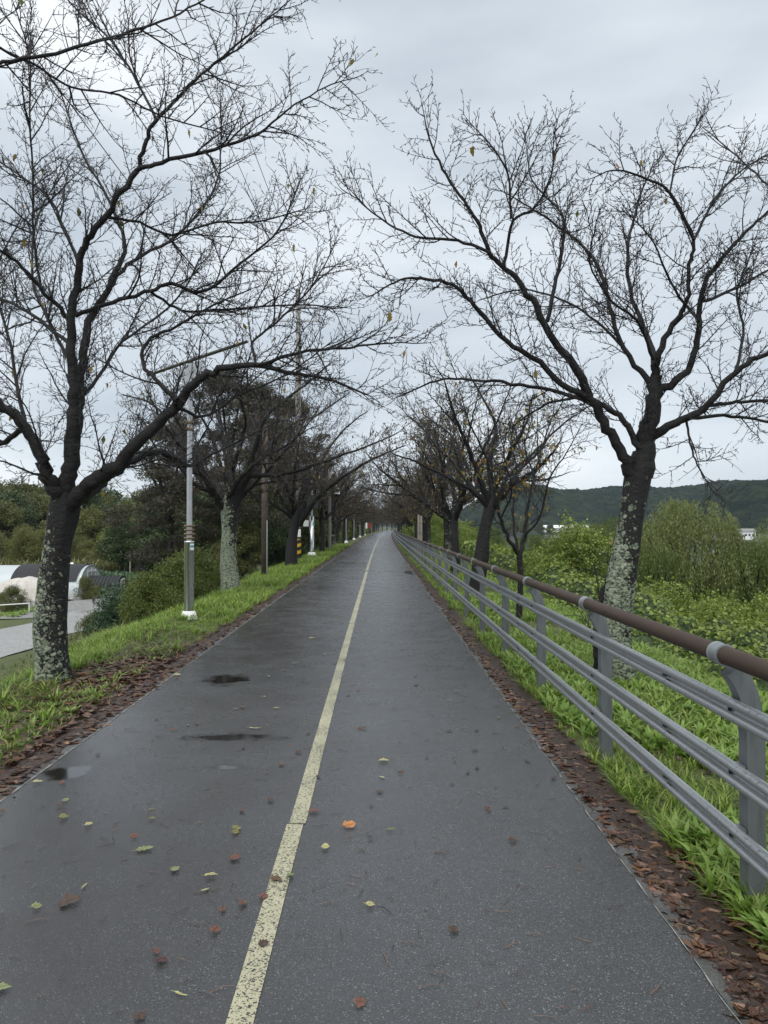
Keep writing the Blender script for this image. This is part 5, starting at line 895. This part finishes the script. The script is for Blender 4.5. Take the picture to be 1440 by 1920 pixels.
# ------------------------------------------------------------------ railing fence
POST_X, SP, Y0 = 1.57, 2.03, 3.14
fence = thing('railing', 'grey steel railing with brown handrail along the right side of the path', 'railing', (0, 0, 0))
def post_profile():
    inner = [(-.038, -.35), (-.038, .70)]; outer = [(.038, -.35), (.038, .72)]
    for i in range(1, 9):
        t = i / 8; a = t * 1.12; inner.append((-.038 - .122 * (1 - math.cos(a)) * 1.15, .70 + .30 * math.sin(a) * 1.02)); outer.append((.038 - .17 * (1 - math.cos(a)) * .95, .72 + .335 * math.sin(a)))
    return inner + outer[::-1]
V, F = prism_y(post_profile(), -.037, .037); post_me = mesh_np('post', V, F, M['fence'])
web = post_profile(); cxp = np.mean([p[0] for p in web])
HX, HZ = -.125, 1.062     # handrail centre relative to post
coll = []
prof = [(.0388, -.042), (.047, -.042), (.047, -.035), (.0425, -.033), (.0425, .033), (.047, .035), (.047, .042), (.0388, .042)]
A = np.linspace(0, 2 * np.pi, 25)[:-1]; V = np.array([(HX + r_ * math.cos(t), y_, HZ + r_ * math.sin(t)) for t in A for r_, y_ in prof]); k_ = len(prof); i = np.arange(24); F = np.concatenate([np.stack([i * k_ + j, ((i + 1) % 24) * k_ + j, ((i + 1) % 24) * k_ + (j + 1) % k_, i * k_ + (j + 1) % k_], -1) for j in range(k_)])
coll_me = mesh_np('collar', V, [F], M['collar'])
RZ = (.83, .567, .306)
br_me = box_me('bracket', (.046, .07, .062), M['fence'], .003)
bolt_me = mesh_np('bolt', *(lambda t: (t[0], [t[1]]))(tubes([np.array([(-.009, 0, 0, .007), (-.006, 0, 0, .008), (.004, 0, 0, .008)])], 8)), M['black'])
hole_me = box_me('slot', (.004, .018, .009), M['black'])
NP_ = 92
for k in range(-2, NP_):
    y = Y0 + SP * k; c = float(cx(y)); rz = -math.atan(2 * CV * max(y, 0))
    p = link('post', post_me, fence, (POST_X + c, y, 0)); p.rotation_euler = (0, 0, rz)
    link('collar', coll_me, p)
    if k < 30:
        for z in RZ: link('bracket', br_me, p, (-.064, 0, z + .004))
        if k < 12:
            for z in RZ: link('bolt', bolt_me, p, (-.088, 0, z))
# rails: pressed steel with a ridge, a groove and a ridge
def rail_prof():
    P = [(.018, -.047), (.006, -.050)]
    for i in range(9): a = -1.45 + 2.9 * i / 8; P.append((-.013 * math.cos(a) - .001, -.030 + .0175 * math.sin(a)))
    P += [(.008, -.007), (.010, 0), (.008, .007)]
    for i in range(9): a = -1.45 + 2.9 * i / 8; P.append((-.013 * math.cos(a) - .001, .030 + .0175 * math.sin(a)))
    P += [(.006, .050), (.018, .047)]
    return P
Lr = SP * 2 + .02
V, F = prism_y(rail_prof(), 0, Lr); V = V.copy(); rail_me = mesh_np('rail', V, F, M['rail'])
hr = []
V, F = tubes([np.array([(0, t, 0, .0385) for t in np.linspace(0, Lr, 5)])], 24); hand_me = mesh_np('handrail', V, [F], M['brown'], smooth=True)
for k in range(-2, NP_ - 1, 2):
    y = Y0 + SP * k; c0 = float(cx(y)); c1 = float(cx(y + 2 * SP)); rz = -math.atan2(c1 - c0, 2 * SP)
    for z in RZ:
        o = link('rail', rail_me, fence, (POST_X - .096 + c0 + math.tan(-rz) * .62, y + .62, z)); o.rotation_euler = (0, 0, rz)
        if k < 8:
            for s in (-.05, -.02, .03, .055):
                for dz in (-.012, .012) if s < 0 else (0,):
                    link('slot', hole_me, o, (.0035 if abs(dz) < .001 else -.003, s + .06, dz))
    o = link('handrail', hand_me, fence, (POST_X + HX + c0, y, HZ)); o.rotation_euler = (0, 0, rz)
# far cross fence closing the bend
root = thing('railing', 'grey railing far off crossing behind the end of the path', 'railing', (float(cx(205)) - 3, 206, 0))
for i in range(9): box('post', (.09, .09, 1.1), (i * 1.6 - 2, -.05 * i, .55), M['fence'], root)
for z in (.3, .57, .83, 1.06): box('rail', (13, .05, .07), (4.4, -.26, z), M['fence'], root, rot=(0, 0, -.031))

# ------------------------------------------------------------------ poles
def lathe(name, prof, mat, parent=None, loc=None, n=24):
    A = np.arange(n) * 2 * np.pi / n; V = np.array([(r * math.cos(t), r * math.sin(t), z) for r, z in prof for t in A]); k = len(prof); i = np.arange(n)
    F = np.concatenate([np.stack([j * n + i, j * n + (i + 1) % n, (j + 1) * n + (i + 1) % n, (j + 1) * n + i], -1) for j in range(k - 1)])
    return link(name, mesh_np(name, V, [F], mat, smooth=True), parent, loc)
lamp = thing('street_lamp', 'stainless steel lamp post with solar panel on a white concrete foot, left verge', 'lamp', (-3.25, 12.9, -.03))
o = lathe('foot', [(.17, -.1), (.16, .03), (.11, .16), (.09, .17), (.0, .17)], M['whiteconc'], lamp, n=8)
lathe('lower_pole', [(.083, .15), (.083, 1.34), (.085, 1.345), (.085, 1.37), (.05, 1.375), (.0, 1.375)], M['steel'], lamp)
V, F = tubes([np.array([(0, 0, 1.36, .05), (0, 0, 4.35, .042)])], 8); link('upper_pole', mesh_np('upper_pole', V, [F], M['galv']), lamp)
for z in (1.42, 1.49, 1.56, 1.63): lathe('band', [(.045, z - .018), (.088, z - .018), (.088, z + .018), (.045, z + .018)], M['ringbrown'], lamp)
for z in (3.3, 3.42): lathe('band', [(.05, z - .03), (.058, z - .03), (.058, z + .03), (.05, z + .03)], M['ringbrown'], lamp)
s_ = box('sticker', (.004, .07, .11), (.062, -.064, 1.27), M['white'], lamp, rot=(0, 0, R(-46))); box('printed_band', (.003, .07, .035), (.0035, 0, .01), M['sticker'], s_)
box('warning_label', (.004, .028, .03), (.06, -.061, .95), M['ringbrown'], lamp, rot=(0, 0, R(-46)))
pr = (-R(0), -R(19), 0)
V = np.array([(-1.0, -.3, -.01), (1.35, -.3, -.01), (1.35, .3, -.01), (-1.0, .3, -.01), (-1.0, -.3, .02), (.5, -.3, .05), (1.35, -.3, .03), (1.35, .3, .03), (.5, .3, .05), (-1.0, .3, .02)])
me = bpy.data.meshes.new('solar_panel'); me.from_pydata([tuple(v) for v in V], [], [(0, 3, 2, 1), (0, 1, 6, 5, 4), (3, 9, 8, 7, 2), (4, 5, 8, 9), (5, 6, 7, 8), (1, 2, 7, 6), (0, 4, 9, 3)]); me.materials.append(M['panel'])
o = link('solar_panel', me, lamp, (0, 0, 4.48)); o.rotation_euler = pr; o.scale = (.78, .22, .4)
for s in (-1, 1):
    me = bpy.data.meshes.new('support_fin'); me.from_pydata([(0, -.012, 3.9), (0, -.012, 4.42), (s * .24, -.012, 4.42 + s * .08), (s * .2, -.012, 4.34 + s * .07), (0, .012, 3.9), (0, .012, 4.42), (s * .24, .012, 4.42 + s * .08), (s * .2, .012, 4.34 + s * .07)], [], [(0, 1, 2, 3), (4, 7, 6, 5), (0, 3, 7, 4), (2, 6, 7, 3)]); me.materials.append(M['galv']); link('support_fin', me, lamp)

# brown utility pole
up = thing('utility_pole', 'plain brown weathered pole between the two left cherry trees', 'pole', (-3.68, 24.3, -.02)); tube_obj('shaft', [(0, 0, -.3, .105), (0, 0, 3, .1), (0, 0, 4.9, .09)], M['woodpole'], 14, up)
box('conduit', (.035, .03, 1.7), (.09, -.075, .95), M['galv'], up)
# tall concrete pole with hazard band
cp = thing('utility_pole', 'tall concrete utility pole with yellow and black hazard band', 'pole', (-3.62, 33.8, -.02))
tube_obj('shaft', [(0, 0, -.3, .15), (0, 0, 5, .135), (0, 0, 12.4, .095)], M['conc'], 16, cp)
lathe('black_wrap', [(.152, .2), (.152, 1.02)], M['black'], cp); 
for kk in range(3):
    Vv = []; n = 25
    for i in range(n):
        t = i / (n - 1); a = t * 2 * math.pi; z = .12 + kk * .31 + .3 * t
        for zz in (z, z + .15): zz = min(max(zz, .2), 1.02); Vv.append((.156 * math.cos(a), .156 * math.sin(a), zz))
    i = np.arange(n - 1) * 2; link('yellow_stripe', mesh_np('yellow_stripe', np.array(Vv), [np.stack([i, i + 2, i + 3, i + 1], -1)], M['yellow']), cp)
box('number_plate', (.26, .03, .34), (.02, -.16, 1.3), M['whiteconc'], cp); box('number_plate', (.2, .03, .22), (.03, -.16, 1.66), M['white'], cp)
box('crossarm', (1.9, .09, .09), (.1, -.13, 10.9), M['galv'], cp)
for x in (-.75, -.3, .45, .95): lathe('insulator', [(.03, 10.95), (.05, 11.0), (.03, 11.06), (.05, 11.1), (.0, 11.14)], M['white'], cp, (x, -.13, 0), 8)
box('crossarm', (1.0, .07, .07), (.1, .12, 11.6), M['galv'], cp)
box('transformer_clamp', (.36, .3, .06), (0, 0, 5.9), M['galv'], cp)
# wires over the near trees to the next pole behind the camera
def wire(a, b, sag, r=.009, lab=''):
    t = np.linspace(0, 1, 24); P = np.array([(a[0] + (b[0] - a[0]) * q, a[1] + (b[1] - a[1]) * q, a[2] + (b[2] - a[2]) * q - sag * 4 * q * (1 - q), r) for q in t])
    V, F = tubes([P], 4); tag(link('power_line', mesh_np('power_line', V, [F], M['wire'])), lab, 'cable', 'power lines from the concrete pole')
for i, (x, lab) in enumerate([(-.75, 'leftmost thin power line running overhead from the concrete pole'), (.45, 'middle thin power line running overhead from the concrete pole'), (.95, 'rightmost thin power line running overhead from the concrete pole')]):
    wire((-3.62 + x, 33.67, 11.12), (-4.3 + x, -14, 11.3), .9, .008, lab)
wire((-3.6, 33.8, 7.6), (-4.2, -14, 7.9), .8, .008, 'lower sagging cable running back from the concrete pole')
wire((-3.5, 33.8, 7.2), (-3.9, 70, 6.9), .5, .014, 'sagging cable running on from the concrete pole up the row')
# equipment pole
eq = thing('equipment_pole', 'steel pole with dark green cabinet and small white box beside the striped pole', 'pole', (-3.38, 38.2, -.02))
lathe('foot', [(.3, -.1), (.28, .05), (.17, .27), (.13, .28), (0, .28)], M['whiteconc'], eq, n=8)
lathe('lower_pole', [(.12, .25), (.12, 2.1), (.0, 2.12)], M['steel'], eq, n=14); lathe('upper_pole', [(.06, 2.1), (.055, 4.9), (0, 4.92)], M['galv'], eq, n=10)
box('cabinet', (.56, .4, .68), (.05, -.2, 2.85), M['darkgreen'], eq, .02); box('white_box', (.26, .16, .32), (-.28, -.1, 1.75), M['white'], eq, .01); box('sticker', (.1, .02, .16), (.1, -.13, 1.75), M['sticker'], eq)
# camera pole
cm = thing('camera_pole', 'pole carrying a white dome security camera over the left verge', 'camera', (-3.15 + float(cx(46)), 46.5, -.02))
lathe('shaft', [(.11, -.2), (.1, 3), (.08, 5.0), (0, 5.02)], M['conc'], cm, n=12); tube_obj('arm', [(0, 0, 4.15, .03), (.36, -.35, 4.2, .03), (.5, -.5, 4.0, .03)], M['white'], 8, cm)
dm = lathe('camera_housing', [(0, 4.47), (.1, 4.45), (.16, 4.3), (.17, 4.08)], M['white'], cm, (.5, -.5, -.5), n=16); lathe('dome', [(.16, 4.08), (.13, 3.96), (.06, 3.9), (0, 3.89)], M['black'], dm, n=16)
# more distant lamps
for i, (y, xo) in enumerate([(70, -3.3), (86, -3.25), (106, -3.3), (128, -3.3)]):
    x = xo + float(cx(y)); l2 = thing('street_lamp', 'distant white lamp post on the left verge, %s beyond the camera pole' % ['first', 'second', 'third', 'fourth'][i], 'lamp', (x, y, -.02), group='distant white lamp posts')
    lathe('foot', [(.2, -.1), (.18, .1), (.1, .24), (0, .24)], M['whiteconc'], l2, n=8); lathe('shaft', [(.06, .2), (.045, 4.4), (0, 4.42)], M['conc'], l2, n=10); box('lamp_arm', (1.4, .2, .06), (.5, 0, 4.45), M['white'], l2, .01, rot=(0, -.15, 0))
sg = thing('banner_sign', 'small red and white banner sign far up the left verge', 'sign', (-3.2 + float(cx(135)), 135, 0)); box('banner', (.6, .05, 1.1), (.4, 0, 1.7), M['red'], sg); box('white_panel', (.3, .06, 1.1), (-.1, -.01, 1.7), M['white'], sg)
for x in (-.42, .88): box('post', (.07, .07, 2.5), (x, 0, 1.2), M['galv'], sg)
wp = thing('wooden_post', 'pale square wooden post behind the railing in the right row', 'post', (2.05, 36.5, 0)); box('left_timber', (.1, .13, 2.2), (-.06, 0, 1.05), M['palewood'], wp, .01); box('right_timber', (.1, .13, 2.15), (.07, 0, 1.02), M['palewood'], wp, .01)

# ------------------------------------------------------------------ far side of the river
gx = np.concatenate([np.linspace(36, 200, 8)]); 
tag(link('river', mesh_np('river', np.array([(38, -40, -5.0), (170, -40, -5.0), (170, 1500, -5.0), (38, 1500, -5.0)], float), [np.array([[0, 1, 2, 3]])], M['water'])), kind='structure')
def ridge(name, x0, x1, y0, y1, hf, lump, nx_, ny_, seed):
    u, v = np.meshgrid(np.linspace(0, 1, nx_), np.linspace(0, 1, ny_)); X = x0 + (x1 - x0) * u; Y = y0 + (y1 - y0) * v
    r = np.random.default_rng(seed); Z = -6 + (hf(X) + 6) * np.sin(np.clip(v * 1.05, 0, 1) * np.pi / 2) ** .8
    Z = Z + (.5 + .5 * v) * (lump * (np.abs(hn(X, Y, .10, seed)) + .6 * np.abs(hn(X, Y, .23, seed + 1)) + .35 * hn(X, Y, .6, 2)) + r.normal(0, lump * .22, X.shape)); a = (np.arange(ny_ - 1)[:, None] * nx_ + np.arange(nx_ - 1)[None, :]).ravel()
    return tag(link(name, mesh_np(name, np.stack([X, Y, Z], -1).reshape(-1, 3), [np.stack([a, a + 1, a + nx_ + 1, a + nx_], -1)], M['hill'], smooth=False)), kind='structure')
ridge('far_hills', 60, 900, 820, 1000, lambda x: 54 * sstep(60, 190, x) + 5 * np.sin(x / 70 + .5) + 2.5 * np.sin(x / 23), 3.0, 330, 60, 4)
ridge('near_hill', 225, 760, 560, 700, lambda x: -6 + 50 * sstep(245, 345, x) + 3 * np.sin(x / 30), 2.6, 240, 50, 9)
ridge('far_hills', -900, 90, 1300, 1500, lambda x: 30 + 6 * np.sin(x / 110), 3.0, 200, 30, 6)
# long white farm buildings on the far bank
for i, (x, y, wd_) in enumerate([(150, 600, 40), (172, 610, 46), (140, 585, 26)]):
    b_r = thing('farm_building', ['long white roofed building far across the river, left part', 'long white roofed building far across the river, right part', 'lower white roofed shed far across the river'][i], 'building', (x, y, -3)); box('wall', (wd_, 10, 3), (0, 0, 1.5), M['whiteconc'], b_r)
    me = bpy.data.meshes.new('roof'); h = wd_ / 2 + .5; me.from_pydata([(-h, -5.6, 3), (h, -5.6, 3), (h, 5.6, 3), (-h, 5.6, 3), (-h, 0, 5.2), (h, 0, 5.2)], [], [(0, 1, 5, 4), (2, 3, 4, 5), (0, 4, 3), (1, 2, 5)]); me.materials.append(M['white']); link('roof', me, b_r)
    for k in range(8): box('window', (wd_ / 14, .2, 1.2), (-wd_ / 2 + (k + .5) * wd_ / 8, -5.05, 1.6), M['darkgreen'], b_r)
for i, (x, y, s) in enumerate([(115, 250, .55), (119.5, 254, .45), (124, 250, .6)]):
    b_r = thing('house', ['pale house seen through the willows near the right edge', 'smaller pale house behind the willows near the right edge', 'outermost pale house behind the willows at the right edge'][i], 'house', (x, y, -3)); b_r.scale = (s, s, s); box('wall', (7, 6, 4.5), (0, 0, 2.25), M['white'], b_r)
    me = bpy.data.meshes.new('roof'); me.from_pydata([(-3.9, -3.5, 4.5), (3.9, -3.5, 4.5), (3.9, 3.5, 4.5), (-3.9, 3.5, 4.5), (-3.9, 0, 6.2), (3.9, 0, 6.2)], [], [(0, 1, 5, 4), (2, 3, 4, 5), (0, 4, 3), (1, 2, 5)]); me.materials.append(M['conc']); link('roof', me, b_r)
    for k in (-2, 0, 2): box('window', (1.1, .1, 1.2), (k, -3.04, 2.6), M['darkgreen'], b_r)
for i in range(24):
    random.seed(1500 + i); place(random.choice(['B1', 'B2', 'A1']), random.uniform(60, 260), random.uniform(520, 600), random.uniform(1.5, 2.4), 'small dark tree far across the river below the hills', 'trees across the river')

# ------------------------------------------------------------------ light haze over the valley
me = box_me('haze', (2600, 1900, 88), None) if False else None
V = np.array([(x, y, z) for z in (-9, 75) for y in (-60, 1560) for x in (-1000, 1000)], float); F = np.array([[0, 2, 3, 1], [4, 5, 7, 6], [0, 1, 5, 4], [2, 6, 7, 3], [0, 4, 6, 2], [1, 3, 7, 5]])
hm = bpy.data.materials.new('haze'); hm.use_nodes = True; hn_ = hm.node_tree; hn_.nodes.clear(); vo = N('ShaderNodeVolumePrincipled', hn_); oo = N('ShaderNodeOutputMaterial', hn_)
vo.inputs['Density'].default_value = .0001; vo.inputs['Color'].default_value = (.72, .84, 1, 1); L(hn_, vo.outputs[0], oo.inputs['Volume'])
USE_HAZE = True
if USE_HAZE: tag(link('haze', mesh_np('haze', V, [F], hm)), 'thin damp haze over the valley', 'haze', kind='stuff')
# every mesh: report size
tot = 0
seen = set()
for o in bpy.data.objects:
    if o.type == 'MESH' and o.data.name not in seen: seen.add(o.data.name); n_ = len(o.data.loops) - 2 * len(o.data.polygons); tot += n_
import collections; cc = collections.Counter()
for me_ in bpy.data.meshes:
    if me_.users: cc[me_.name.split('.')[0]] += len(me_.loops) - 2 * len(me_.polygons)
print(cc.most_common(16))
print('unique tris', tot, 'objects', len(bpy.data.objects))
